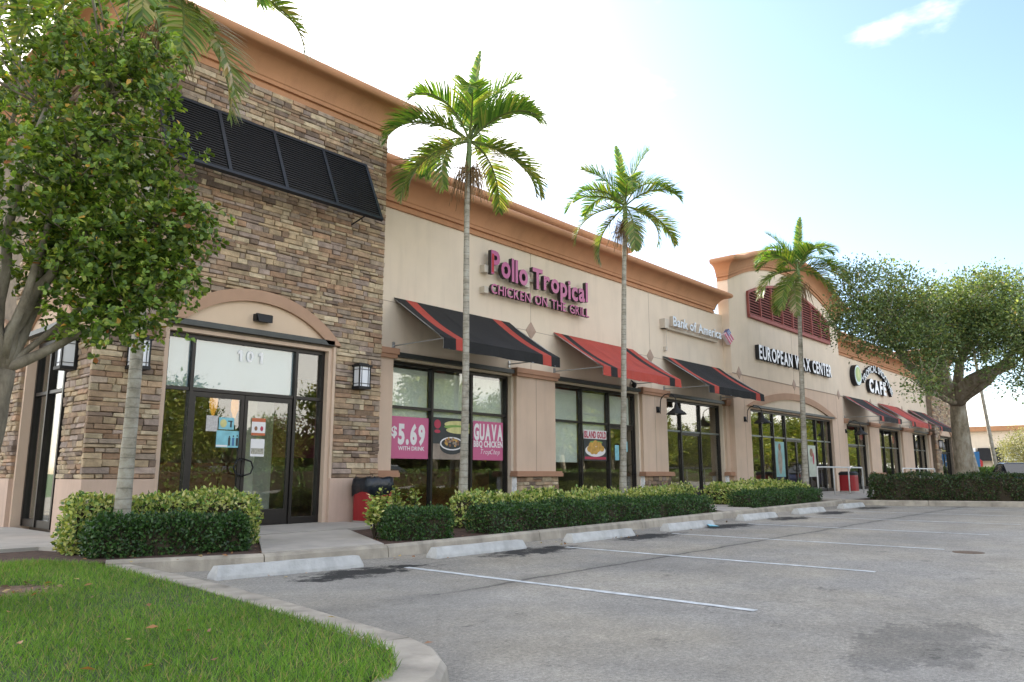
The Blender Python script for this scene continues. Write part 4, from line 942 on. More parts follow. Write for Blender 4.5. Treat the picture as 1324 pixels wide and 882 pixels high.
def railing(x0, x1, y, n, label):
    o = empty('railing', ((x0+x1)/2, y, zl(x0)+.17), label, 'railing', 'white metal ramp railings')
    z = zl((x0+x1)/2)+.17; zt = z+.95
    b = MB(); b.tube([(x0, y, z), (x0, y, zt-.06), (x0+.05, y, zt), (x1-.05, y, zt), (x1, y, zt-.06), (x1, y, z)], .028, 8); b.build('handrail', M_railw, parent=o, smooth=True)
    for k in range(1, n):
        x = x0+(x1-x0)*k/n; b = MB(); b.tube([(x, y, z), (x, y, zt)], .024, 8); b.build('post', M_railw, parent=o, smooth=True)
M_railw = mat('painted_rail_white', (.62, .62, .60), .45, 6, .1)
railing(26.0, 30.6, 9.6, 3, 'white metal railing with open posts in front of the large arched window')
railing(37.0, 42.5, 9.9, 4, 'white metal railing in front of the cafe windows behind the long hedge')
# ------------------------------------------------------------ vegetation
def twl(k, scale): return R.normal(0, scale, (k, 3))
def hedge(p0, p1, wd, zt, count, leaf, pal, wts, label, name='hedge', cat='hedge', group=None, hb=.13, rough=.05, gaps=0, up=.4, org=None, clump=1.0, roundleaf=False):
    p0 = np.array(p0, float); p1 = np.array(p1, float); d = p1-p0; Ln = np.linalg.norm(d); d /= Ln; nn = np.array((-d[1], d[0]))
    z0 = zl(p0[0])+hb
    o = empty(name, (*(p0+p1)/2, z0), label, cat, group)
    h = zt-z0
    # foliage sits on the box shell, ragged
    A = [Ln*h, Ln*h, Ln*wd, wd*h, wd*h]; A = np.array(A); k = count; f = R.choice(5, k, p=A/A.sum())
    u = R.uniform(0, Ln, k); v = R.uniform(-wd/2, wd/2, k); z = R.uniform(0, h, k); nm = np.zeros((k, 3))
    v[f == 0] = -wd/2; v[f == 1] = wd/2; z[f == 2] = h; u[f == 3] = 0; u[f == 4] = Ln
    for i, q in enumerate((-np.append(nn, 0), np.append(nn, 0), np.array((0, 0, 1.)), -np.append(d, 0), np.append(d, 0))): nm[f == i] = q
    # round the top and vertical edges
    du = np.minimum(u, Ln-u); dv = wd/2-np.abs(v); dz = h-z
    rr = .10; z = z-np.where((f != 2), 0, np.maximum(0, rr-np.minimum(du, dv))**2/(rr)); 
    inset = np.maximum(0, rr-dz)**2/rr*(f != 2)
    wob = rough*(np.sin(u*3.1+z*5)+np.sin(u*7.3+v*6+1)+np.sin(z*11+u*4.4))*.5+R.normal(0, rough*.5, k)
    depth = -R.exponential(.03, k)
    P0 = np.zeros((k, 3)); P0[:, :2] = p0+np.outer(u, d)+np.outer(v, nn); P0[:, 2] = z0+z
    P0 += nm*(wob+depth-inset)[:, None]
    if gaps: 
        keep = (np.sin(u*5.1+1)+np.sin(u*9.7)+np.sin(z*13)*.4) > -2+gaps*2; P0 = P0[keep]; nm = nm[keep]; k = len(P0)
    D = nm*.5+R.normal(0, .6, (k, 3))+np.array((0, 0, up)); Nn = nm+R.normal(0, .5, (k, 3))+np.array((0, 0, .5))
    sc = leaf*R.uniform(.6, 1.25, k)
    scatter('foliage', ROUND_V if roundleaf else LEAF_V, ROUND_F if roundleaf else LEAF_F, P0, frames(D, Nn), sc, pick(pal, k, wts, .25), M_leafd, parent=o)
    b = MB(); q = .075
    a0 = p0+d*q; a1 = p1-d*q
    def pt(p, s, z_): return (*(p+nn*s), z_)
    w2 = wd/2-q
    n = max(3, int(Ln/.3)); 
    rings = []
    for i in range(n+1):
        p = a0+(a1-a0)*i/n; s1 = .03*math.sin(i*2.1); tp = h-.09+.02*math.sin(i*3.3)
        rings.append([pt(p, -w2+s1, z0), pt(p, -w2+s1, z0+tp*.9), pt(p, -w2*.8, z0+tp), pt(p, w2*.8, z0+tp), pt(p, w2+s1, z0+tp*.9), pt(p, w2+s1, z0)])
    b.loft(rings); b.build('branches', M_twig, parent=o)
    return o
DG = [(.03, .075, .018), (.045, .11, .025), (.07, .15, .035), (.02, .05, .015), (.10, .12, .04)]; DW = [.35, .3, .15, .15, .05]
VG = [(.46, .48, .15), (.33, .41, .10), (.16, .27, .06), (.60, .57, .27), (.07, .14, .035), (.40, .44, .13)]; VW = [.22, .2, .2, .1, .14, .14]
hedge((3.42, 9.55), (5.02, 8.98), .5, .56, 11000, .045, DG, DW, 'dark green clipped hedge nearest the grass, under the bare palm trunk', group='low dark green clipped hedges')
hedge((3.35, 10.12), (5.55, 9.75), .5, .77, 8000, .062, VG, VW, 'yellow and green variegated hedge behind the dark hedge at the tower', name='hedge', group='variegated yellow green hedges', gaps=.12)
hedge((7.05, 8.75), (7.85, 8.3), .62, .56, 7000, .04, DG, DW, 'short dark clipped hedge left of the first tall palm, by the entrance walk', group='low dark green clipped hedges')
hedge((8.65, 8.45), (15.85, 8.42), .5, .57, 26000, .042, DG, DW, 'longest dark clipped hedge between first palm and bank walk', group='low dark green clipped hedges')
hedge((9.2, 9.3), (9.9, 9.7), .55, .70, 1800, .07, VG, VW, 'variegated bushy hedge end just right of the first palm trunk', group='variegated yellow green hedges')
hedge((9.9, 9.75), (16.4, 9.9), .7, .64, 15000, .075, VG, VW, 'long variegated hedge below the two shop windows', group='variegated yellow green hedges', rough=.07)
hedge((18.0, 8.62), (23.3, 8.75), .5, .62, 16000, .045, DG, DW, 'dark clipped hedge in front of the third palm', group='low dark green clipped hedges')
hedge((19.0, 9.7), (24.0, 9.55), .8, .74, 11000, .08, VG, VW, 'variegated hedge around the third palm below the arched window', group='variegated yellow green hedges', rough=.08)
hedge((18.3, 10.9), (20.3, 11.4), .6, .66, 3600, .08, VG, VW, 'small variegated hedge under the bank window', group='variegated yellow green hedges', rough=.08)
hedge((25.45, 7.75), (28.4, -2.6), .8, 1.03, 30000, .06, [(.035, .07, .018), (.05, .095, .022), (.025, .045, .015), (.09, .10, .03), (.10, .075, .04)], [.35, .3, .2, .1, .05], 'long dark hedge on the right planting island under the big oak', group='low dark green clipped hedges', rough=.06)
def bush(cx, cy, z0, zt, r, n, label):
    o = empty('shrub', (cx, cy, z0), label, 'shrub', 'young variegated shrubs by the litter bin')
    P_ = []; D_ = []; b = MB()
    for s in range(7):
        a = rnd.uniform(0, 6.28); rr_ = r*rnd.uniform(.1, 1); h = (zt-z0)*rnd.uniform(.65, 1)
        tip = np.array((cx+rr_*math.cos(a), cy+rr_*math.sin(a), z0+h)); b.tube([(cx, cy, z0), tuple((np.array((cx, cy, z0+h*.5))+tip*1)/2*1+np.array((0, 0, -h*.25))), tuple(tip)], [.012, .009, .005], 5)
        k = n//7; t = R.uniform(.35, 1, k)**.7; base = np.array((cx, cy, z0)); q = base+(tip-base)*t[:, None]+R.normal(0, .035, (k, 3)); P_.append(q)
        aa = R.uniform(0, 6.28, k); D_.append(np.stack([np.cos(aa), np.sin(aa), R.uniform(-.2, .8, k)], 1))
    P_ = np.vstack(P_); D_ = np.vstack(D_); k = len(P_)
    b.build('stem', M_twig, parent=o)
    scatter('foliage', LEAF_V, LEAF_F, P_, frames(D_, np.array((0, 0, 1.))+R.normal(0, .4, (k, 3))), .085*R.uniform(.6, 1.2, k), pick(VG, k, VW, .2), M_leafd, parent=o)
bush(7.35, 9.35, .15, .86, .30, 420, 'bushy variegated shrub in front of the red litter bin')
bush(7.05, 9.0, .15, .62, .22, 260, 'low variegated shrub at the corner of the entrance walk')
bush(8.35, 10.1, .15, .84, .16, 170, 'slender variegated shrub, left of two between the bin and the first palm')
bush(9.0, 10.4, .15, .86, .16, 170, 'slender variegated shrub close to the left of the first palm trunk')
bush(8.0, 9.9, .15, .72, .18, 200, 'small variegated shrub right of the red litter bin, behind the short hedge')
# grass island
NG = 150000
gx = R.uniform(-2.2, 3.2, NG); gy = 2.85+(R.uniform(0, 1, NG)**1.25)*7.0
def gedge(y): return np.interp(y, [2.6, 2.78, 2.98, 3.24, 3.55, 4.36, 5.3, 6.33, 7.5, 8.6, 9.3, 10.2], [1.9, 2.2, 2.5, 2.7, 2.82, 2.93, 3.04, 3.14, 3.2, 3.24, 3.0, 2.7])
keep = (gx < gedge(gy)-.0) & (gy > 2.9) & (gy < 9.6+gx*.0)
bald = ((gx-1.95)/.42)**2+((gy-7.35)/.28)**2 < 1+R.normal(0, .25, NG); keep &= ~bald
ang = np.degrees(np.arctan2(gy, gx)); keep &= (ang > 35)
gx, gy = gx[keep], gy[keep]; k = len(gx)
gz = .118+.02*np.sin(gx*1.7)*np.sin(gy*1.3)
D = np.stack([R.normal(0, .55, k), R.normal(0, .55, k), np.ones(k)], 1); Nn = np.stack([R.normal(0, 1, k), R.normal(0, 1, k), np.full(k, .1)], 1)
patch = (np.sin(gx*2.3+gy)+np.sin(gy*3.1-gx*1.2)+np.sin(gx*5+2))/3
gc = pick([(.135, .27, .035), (.10, .215, .03), (.19, .32, .05), (.23, .28, .09), (.055, .11, .022), (.34, .27, .14)], k, [.31, .26, .16, .09, .10, .08], .2)*(1+.18*patch)[:, None]
scatter('grass', BLADE_V, BLADE_F, np.stack([gx, gy, gz], 1), frames(D, Nn), R.uniform(.028, .068, k), np.clip(gc, 0, 1), M_grass, kind='stuff', label='bright green lawn on the kerbed island', cat='grass')
b = MB(); poly = [(-6, 2.8), (2.0, 2.85), (2.5, 3.1), (2.75, 3.4), (2.95, 4.4), (3.15, 6.3), (3.22, 8.6), (2.9, 9.9), (2.0, 10.3), (-6, 10.4)]
b.prism(poly, -.1, .115); b.build('grass_bed', M_soil, kind='structure')
b = MB(); q = 22; b.add([(1.95, 7.35, .125)]+[(1.95+(.5+.07*math.sin(i*3))*math.cos(i*2*PI/q), 7.35+(.33+.05*math.sin(i*5))*math.sin(i*2*PI/q), .119) for i in range(q)], [(0, i+1, (i+1) % q+1) for i in range(q)]); b.build('bare_soil_patch', mat('bare_soil', (.20, .13, .085), .95, 18, .5, 1, 40), kind='structure', fix=False)
# fallen leaves and straw
k = 260; px_ = np.concatenate([R.uniform(-.5, 3.1, 60), R.uniform(3.6, 15, 60), R.uniform(1.5, 2.4, 70), R.uniform(3.2, 9, 70)]); py_ = np.concatenate([R.uniform(3.2, 9, 60), R.uniform(7.0, 7.8, 60), R.uniform(7.1, 7.6, 70), R.uniform(8.2, 9.2, 70)])
pz_ = np.concatenate([np.full(60, .165), np.full(60, .02)+[zl(x) for x in px_[60:120]], np.full(70, .14), np.full(70, .15)])
keep = ~((px_ > 3.25) & (py_ < 8.0) & (pz_ > .1)); px_, py_, pz_ = px_[keep], py_[keep], pz_[keep]; k = len(px_)
scatter('fallen_leaves', LEAF_V, LEAF_F, np.stack([px_, py_, pz_], 1), frames(R.normal(0, 1, (k, 3))*np.array((1, 1, .15)), np.array((0, 0, 1.))+R.normal(0, .3, (k, 3))), R.uniform(.03, .075, k), pick([(.36, .17, .07), (.25, .12, .06), (.45, .32, .12), (.12, .07, .04)], k), M_leafd, kind='stuff', label='dry brown leaves scattered on grass and along the kerb', cat='leaves')
# ---- palms
def frond_mesh(name, L_, a0, droop, seed, lw=.46, twist=0, n=60, cols=None):
    r = np.random.RandomState(seed); b = MB()
    pts = []; p = Vector((0, 0, 0)); a = a0; st = L_/24
    for i in range(25):
        pts.append(p.copy()); p = p+Vector((math.cos(a), 0, math.sin(a)))*st; a -= droop/24*(.35+1.5*i/24)
    b.tube(pts[:], [.022*(1-i/27)+.004 for i in range(25)], 5, 0, (.16, .20, .06))
    for s in (-1, 1):
        for i in range(n):
            t = .16+.84*(i+.5*r.rand())/n; f = t*24; j = min(int(f), 23); q = pts[j].lerp(pts[j+1], f-j); tg = (pts[min(j+1, 24)]-pts[j]).normalized()
            up = Vector((-tg.z, 0, tg.x)); side = Vector((0, s, 0))
            ll = lw*(math.sin(PI*min(1, (t*.84+.14)))**.6)*(.85+.3*r.rand()); ww = .018*(.75+.5*r.rand())
            fwd = .62+.7*t; d = (side*(1.0)+tg*fwd+up*(.38+.16*r.randn())).normalized()
            nrm = up
            c0 = cols[r.choice(len(cols))] if cols else (.1, .2, .05); kk = .8+.4*r.rand(); c0 = tuple(min(1, x*kk) for x in c0)
            A = []; Bq = []; cur = q; dd = d.copy()
            w1 = dd.cross(nrm).normalized()
            for m_ in range(5):
                wd = ww*(.55, 1, .9, .6, .08)[m_]
                A.append(tuple(cur+w1*wd)); Bq.append(tuple(cur-w1*wd)); cur = cur+dd*ll/4; dd = (dd+Vector((0, 0, -.05-.07*m_))*(.6+.9*r.rand())).normalized()
            b.strip(A, Bq, 0, c0)
    me_o = b.build(name, M_leaf, org=(0, 0, 0), col=True, fix=False)
    me = me_o.data; bpy.data.objects.remove(me_o); return me
PG = [(.09, .20, .035), (.14, .26, .05), (.20, .32, .06), (.06, .14, .03), (.30, .33, .08)]
PO = [(.12, .21, .04), (.24, .29, .07), (.29, .27, .10), (.08, .14, .03), (.17, .25, .05)]
FM = {'up': [frond_mesh('frond', 1.75, 1.35, .5, 1, .60, cols=PG), frond_mesh('frond', 1.65, 1.2, .8, 2, .58, cols=PG)],
      'mid': [frond_mesh('frond', 1.85, .9, 1.9, 3, .56, cols=PG), frond_mesh('frond', 1.95, .66, 1.8, 4, .58, cols=PG), frond_mesh('frond', 1.8, 1.05, 2.2, 5, .56, cols=PG)],
      'old': [frond_mesh('frond', 2.15, .25, 1.7, 6, .58, cols=PO), frond_mesh('frond', 2.0, .05, 1.5, 7, .55, cols=PO)],
      'hang': [frond_mesh('frond', 1.9, -.25, 1.25, 8, .52, cols=PO), frond_mesh('frond', 1.75, -.1, 1.5, 10, .5, cols=PO)],
      'tatter': [frond_mesh('frond', 2.1, -.7, .8, 8, .5, cols=[(.14, .19, .05), (.20, .22, .07), (.12, .17, .04), (.34, .28, .18)])],
      'spear': [frond_mesh('frond', 1.9, 1.52, .12, 9, .26, cols=PG)]}
def palm(x, y, z0, zc, lean, r0, label, plan, sc=1.0, fruit=True, seed=0, group='tall slim palms along the shop front'):
    r = random.Random(seed); o = empty('palm_tree', (x, y, z0), label, 'palm tree', group)
    tx, ty = x+lean[0], y+lean[1]; n = 46; pts = []; rad = []
    for i in range(n+1):
        t = i/n; pts.append((x+lean[0]*t**1.3+.03*math.sin(t*5), y+lean[1]*t, z0-.1+(zc-.75*sc-z0+.1)*t))
        rad.append((r0*(1-.35*t)+(.05*math.exp(-t*14)))*(1.0+.03*(i % 2)))
    b = MB(); b.tube(pts, rad, 12); b.build('trunk', M_palmbark, parent=o, smooth=True)
    e = pts[-1]; b = MB(); rt = rad[-1]
    b.tube([e, (e[0], e[1], e[2]+.12), (tx, ty, e[2]+.45*sc), (tx, ty, zc), (tx, ty, zc+.15)], [rt*1.0, rt*1.35, rt*1.15, rt*.8, rt*.4], 10); b.build('crownshaft', M_shaft, parent=o, smooth=True)
    if fruit:
        b = MB()
        for k in range(130):
            a = r.uniform(0, 6.28); q = r.uniform(.08, .48); zz = e[2]+r.uniform(-.15, .2)
            b.tube([(tx, ty, e[2]+.05), (tx+q*.7*math.cos(a), ty+q*.7*math.sin(a), zz), (tx+q*math.cos(a), ty+q*math.sin(a), zz-r.uniform(.2, .6))], [.011, .008, .005], 3)
        b.build('fruit_stalks', M_dead, parent=o)
    for kind, az, tilt in plan:
        me = FM[kind][r.randrange(len(FM[kind]))]
        f = bpy.data.objects.new('frond', me); C.objects.link(f); f.parent = o
        f.location = (tx-x, ty-y, zc-z0-(.0 if kind in ('spear', 'up') else .08)); f.rotation_euler = (r.uniform(-.15, .15), tilt, math.radians(az)); f.scale = (sc, sc, sc)
    return o
# azimuths: camera right is about -48 deg, left is 132 deg, towards the camera is about 222 deg
planA = [('mid', -75, .0), ('mid', 165, -.1), ('spear', 0, 0), ('up', -48, .0), ('mid', -45, -.25), ('mid', -60, .05), ('mid', 130, -.12), ('mid', 145, .12), ('hang', -50, 0), ('hang', 150, .1), ('old', -35, .1), ('old', 112, .1), ('mid', 35, -.1), ('mid', 80, .1), ('old', 20, .1), ('mid', 222, .0), ('hang', 190, .3)]
planB = [('spear', 60, .1), ('up', 130, .15), ('up', -60, .0), ('mid', -42, -.1), ('mid', -62, .15), ('mid', 125, .05), ('mid', 145, .2), ('old', -30, .1), ('old', 135, .15), ('hang', -70, .3), ('hang', 110, .4), ('mid', 222, .2), ('mid', 40, -.1), ('mid', 85, .1), ('hang', 230, .5)]
planC = [('mid', -75, -.1), ('mid', 150, -.1), ('old', 128, .1), ('hang', -40, 0), ('spear', 0, 0), ('up', 100, .2), ('mid', -48, -.2), ('mid', -30, .05), ('mid', -62, .25), ('mid', 132, -.15), ('mid', 118, .1), ('old', 150, .1), ('tatter', 180, .1), ('hang', 170, .3), ('mid', 45, -.1), ('old', -60, .1), ('mid', 232, .1), ('mid', 85, 0), ('hang', 60, .2)]
palm(9.80, 10.0, .27, 7.6, (.08, 0), .076, 'tall slim palm standing before the black awning next to the stone tower', planA, 1.0, True, 1)
palm(14.5, 9.7, .27, 7.55, (.42, 0), .074, 'slim palm in front of the near red awning with hanging fruit stalks', planB, .86, True, 2)
palm(24.75, 9.55, .3, 8.05, (.62, 0), .095, 'slim palm in front of the dark red louvred vent of the central block', planC, .97, True, 3)
planD = [('mid', -50, .25), ('old', -45, .0), ('tatter', -48, .05), ('tatter', -75, -.1), ('mid', -62, .5), ('old', 150, .1), ('hang', -95, .2), ('mid', 80, 0), ('mid', 200, .2), ('old', 240, .3), ('up', 40, 0), ('mid', -30, -.1), ('spear', 0, 0), ('mid', 132, .1)]
palm(3.80, 9.72, .16, 7.55, (-.02, 0), .085, 'bare grey palm trunk rising behind the leafy branches at the stone tower', planD, 1.1, True, 4)
# ---- broadleaf trees
def limb(b, p, q, r0, r1, n=6, wob=.08, seed=0):
    r = random.Random(seed); p = Vector(p); q = Vector(q); L_ = (q-p).length; pts = []; rad = []
    ox = Vector((r.uniform(-1, 1), r.uniform(-1, 1), r.uniform(-.3, .3)))*L_*wob
    for i in range(n+1):
        t = i/n; pts.append(p.lerp(q, t)+ox*math.sin(PI*t)+Vector((r.uniform(-1, 1), r.uniform(-1, 1), r.uniform(-1, 1)))*L_*.012*(0 < i < n)); rad.append(r0+(r1-r0)*t)
    b.tube(pts, rad, 9 if r0 > .05 else 5); return pts
def crown_tree(o, base, fork, limbs, lobes, nleaf, leaf, pal, wts, trunk_r, bark=M_bark, tmpl='leaf', twigs=60, clump=.16, droop=0.0, trunk_mid=None, seedb=0, per=None, ros=0):
    """lobes: (center, radii, weight)"""
    b = MB(); b0 = Vector(base); f0 = Vector(fork)
    mids = [b0]+[Vector(m_) for m_ in (trunk_mid or [])]+[f0]
    pts = []
    for a, e in zip(mids, mids[1:]):
        for i in range(5): pts.append(a.lerp(e, i/5))
    pts.append(f0); n = len(pts)
    b.tube([pts[0]-Vector((0, 0, .15))]+pts, [trunk_r*1.35]+[trunk_r*(1.18-.35*(i/n)+.03*math.sin(i*2.2)) for i in range(n)], 14)
    b.build('trunk', bark, parent=o, smooth=True)
    b = MB(); ends = []
    for i, (tip, r0) in enumerate(limbs):
        pp = limb(b, f0, tip, r0, r0*.35, 8, .09, i+seedb); ends.append(pp)
    W = np.array([l[2] for l in lobes], float); W /= W.sum()
    nt_ = max(twigs, 20); TW = []
    for i in range(nt_*6):
        c, rd, _ = lobes[R.choice(len(lobes), p=W)]
        u = R.normal(0, 1, 3); u /= np.linalg.norm(u); rr_ = R.uniform(.45, 1)**.5
        TW.append(np.array(c)+u*rr_*np.array(rd))
    TW = np.array(TW)
    allp = [q for pp in ends for q in pp[2:]]; AP = np.array([tuple(q) for q in allp])
    for i in range(nt_):
        d = np.linalg.norm(AP-TW[i], axis=1); j = d.argmin(); limb(b, tuple(AP[j]), tuple(TW[i]), trunk_r*.10, trunk_r*.02, 4, .12, i+99)
    b.build('branches', bark, parent=o, smooth=True)
    per = per or nleaf//len(TW); k = per*len(TW); C0 = np.repeat(TW, per, axis=0)
    if ros:
        nr = max(1, per//ros); per = nr*ros; k = per*len(TW); T0 = np.repeat(TW, nr, axis=0); q_ = R.normal(0, clump, (len(T0), 3)); T0 = T0+q_
        ax = q_/(np.linalg.norm(q_, axis=1, keepdims=True)+1e-6)*.8+np.array((0, 0, .7))+R.normal(0, .3, (len(T0), 3)); ax /= np.linalg.norm(ax, axis=1, keepdims=True)
        T0 = np.repeat(T0, ros, axis=0); ax = np.repeat(ax, ros, axis=0); rd = R.normal(0, 1, (k, 3)); rd -= ax*(rd*ax).sum(1, keepdims=True); rd /= np.linalg.norm(rd, axis=1, keepdims=True)
        D_ = ax*R.uniform(.1, .9, (k, 1))+rd; P_ = T0+ax*R.uniform(-.03, .03, (k, 1)); Nn = ax+R.normal(0, .2, (k, 3)); off = P_
    else:
        off = R.normal(0, clump, (k, 3)); P_ = C0+off
        D_ = off/ (np.linalg.norm(off, axis=1, keepdims=True)+1e-6)+R.normal(0, .5, (k, 3))+np.array((0, 0, .15-droop)); Nn = np.array((0, 0, 1.))+R.normal(0, .55, (k, 3))
    tv, tf = (ROUND_V, ROUND_F) if tmpl == 'round' else (LEAF_V, LEAF_F)
    cl_ = np.repeat(1+.3*R.normal(0, 1, (len(TW), 1)).clip(-1.2, 1.2), per, axis=0)
    scatter('crown', tv, tf, P_, frames(D_, Nn), leaf*R.uniform(.6, 1.2, k), np.clip(pick(pal, k, wts, .2)*cl_, 0, 1), M_leaf, parent=o)
# near left tree
LT = (1.55, 8.0, .12)
o = empty('tree', LT, 'leafy tree with round green leaves and pale forked trunk on the grass', 'tree')
GL = [(.12, .20, .034), (.18, .27, .045), (.075, .13, .025), (.26, .31, .06), (.45, .27, .05), (.38, .14, .04), (.035, .075, .018)]; GW = [.31, .28, .18, .16, .014, .006, .05]
def opx(x, y, dpt):                                       # a point on a bearing at a given distance
    rt = Vector((math.sin(yaw), -math.cos(yaw), 0)); up = rt.cross(fw); d = fw*F_+rt*(x-CX_)-up*(y-CY_); return tuple(Vector((0, 0, 1.06))+d/d.length*dpt)
lobes = []
for x, y, dd, rr_, w_ in ((150, 120, 8.4, .42, 1), (185, 195, 8.3, .36, .9), (120, 215, 8.1, .45, 1.2), (205, 300, 8.0, .36, .9), (242, 292, 8.0, .2, .3), (140, 320, 8.0, .45, 1.2), (80, 290, 8.2, .42, .8), (60, 140, 8.6, .5, .7),
                          (190, 365, 7.9, .34, .9), (228, 345, 7.9, .24, .4), (120, 400, 8.0, .28, .45), (165, 405, 7.9, .25, .5), (90, 360, 8.2, .3, .5), (30, 300, 8.4, .4, .5), (190, 85, 8.5, .3, .5), (120, 70, 8.7, .4, .6), (20, 60, 8.8, .5, .2), (-60, 200, 8.6, .8, .5), (-50, 50, 8.8, .9, .4), (60, -60, 9, .9, .6), (140, 260, 9, .6, .9), (-100, 350, 8.4, .6, .6), (215, 240, 8.3, .2, .3), (50, 225, 8.0, .3, .5)):
    lobes.append((opx(x, y, dd), (rr_, rr_, rr_*.85), w_))
crown_tree(o, LT, opx(2, 478, 8.2), [(opx(165, 395, 8.0), .055), (opx(125, 290, 8.1), .075), (opx(60, 300, 8.2), .07), (opx(60, 140, 8.6), .06), (opx(-20, 200, 8.5), .07), (opx(-90, 330, 8.4), .06), (opx(205, 290, 8.1), .035), (opx(140, 130, 8.5), .045)],
           lobes, 32000, .064, GL, GW, .125, bark=M_barkd, tmpl='round', twigs=250, clump=.115, ros=7, trunk_mid=[opx(-18, 570, 8.15)])
# thin tree behind it
o = empty('tree', (2.2, 14.5, .1), 'sparse tree with a thin pale trunk behind the left edge tree', 'tree')
crown_tree(o, (2.6, 14.5, .1), (2.9, 14.5, 5.0), [((3.3, 14.5, 8.6), .06), ((2.2, 14.4, 8.0), .06), ((3.6, 14.3, 7.2), .05), ((2.2, 14.6, 6.4), .05), ((3.1, 14.6, 9.8), .05)],
           [((3.2, 14.5, 8.8), (.9, .9, .8), 1), ((2.2, 14.5, 7.6), (1.0, .9, .8), 1), ((3.5, 14.3, 7.4), (.6, .8, .6), .8), ((2.0, 14.6, 6.0), (.9, .8, .6), .6), ((3.2, 14.6, 10), (.9, .9, .7), .9), ((1.2, 14.5, 8.4), (.9, 1, 1), .8)],
           13000, .10, GL, GW, .10, bark=M_palmbark, tmpl='round', twigs=90, clump=.17, ros=7)
# big oak on the right island
OT = (29.5, 5.95, .33)
o = empty('tree', OT, 'large spreading oak with a thick pale trunk on the right planting island', 'tree')
OG = [(.12, .18, .075), (.16, .22, .09), (.075, .115, .05), (.24, .28, .11), (.28, .22, .11)]; OW = [.34, .28, .2, .14, .04]
def opx(x, y, dpt):                                       # place a crown lobe by bearing, height and distance
    rt = Vector((math.sin(yaw), -math.cos(yaw), 0)); up = rt.cross(fw); d = fw*F_+rt*(x-CX_)-up*(y-CY_); return tuple(Vector((0, 0, 1.06))+d/d.length*dpt)
lo = []
for x, y, dd, rx in ((1125, 372, 27, .95), (1160, 385, 26.5, .95), (1100, 412, 26.5, .75), (1138, 425, 26, .95), (1180, 420, 26.5, 1.0), (1158, 440, 25.5, .5), (1195, 450, 26, .7), (1215, 402, 28, .95), (1252, 388, 28.5, 1.0), (1290, 382, 29, .95), (1232, 440, 28, .95), (1272, 428, 28, .95), (1305, 425, 28, .95),
                       (1185, 497, 24.5, .42), (1208, 490, 25.5, .4), (1300, 470, 27, .6), (1325, 495, 27, .4), (1332, 400, 28, 1.1), (1372, 430, 27, 1.3), (1220, 420, 31, 1.3), (1270, 400, 32, 1.4), (1160, 410, 29.5, 1.1), (1092, 432, 26, .35)):
    lo.append((opx(x, y, dd), (rx, rx, rx*.85), rx**2.2))
fk = opx(1238, 520, 29.9)
crown_tree(o, OT, fk, [(opx(1150, 440, 26.5), .22), (opx(1205, 420, 27.5), .26), (opx(1265, 405, 28.5), .2), (opx(1190, 500, 25.5), .11), (opx(1320, 440, 28), .2)], lo, 74000, .10, OG, OW, .28, twigs=230, clump=.20, per=None)
b = MB(); pp = [fk, opx(1244, 505, 29.4), opx(1256, 493, 29), opx(1275, 483, 28.6), opx(1310, 470, 28.3)]; b.tube(pp, [.27, .25, .23, .2, .14], 10); b.build('limb', M_bark, parent=o, smooth=True)
# ------------------------------------------------------------ far right background
FB = empty('far_building', (112, 20, .19), 'cream building with brown cornice far across the lot, right of the oak trunk', 'building')
b = MB(); b.box(112, 128, -2, 46, .1, 6.4); b.build('wall', M_stucco, parent=FB)
b = MB(); b.box(111.4, 128, -2.2, 46.2, 6.4, 7.0); b.build('cornice', M_brown, parent=FB)
for y in range(0, 44, 4):
    b = MB(); b.box(111.85, 112.01, y+.6, y+3.4, .5, 3.0); b.build('window', M_carglass, parent=FB)
for y in range(0, 44, 3):
    b = MB(); b.hexa([(110.6, y, 2.7), (110.6, y+2.95, 2.7), (112, y+2.95, 2.7), (112, y, 2.7), (111.6, y+.1, 4.3), (111.6, y+2.85, 4.3), (112, y+2.85, 4.3), (112, y+.1, 4.3)])
    b.build('awning', mat('far_awning', (.7, .7, .68), .8) if (y//3) % 2 else M_awnk, parent=FB)
b = MB(); b.box(111.2, 111.9, 0, 44, 2.95, 3.1); b.build('ledge', M_stucco, parent=FB)
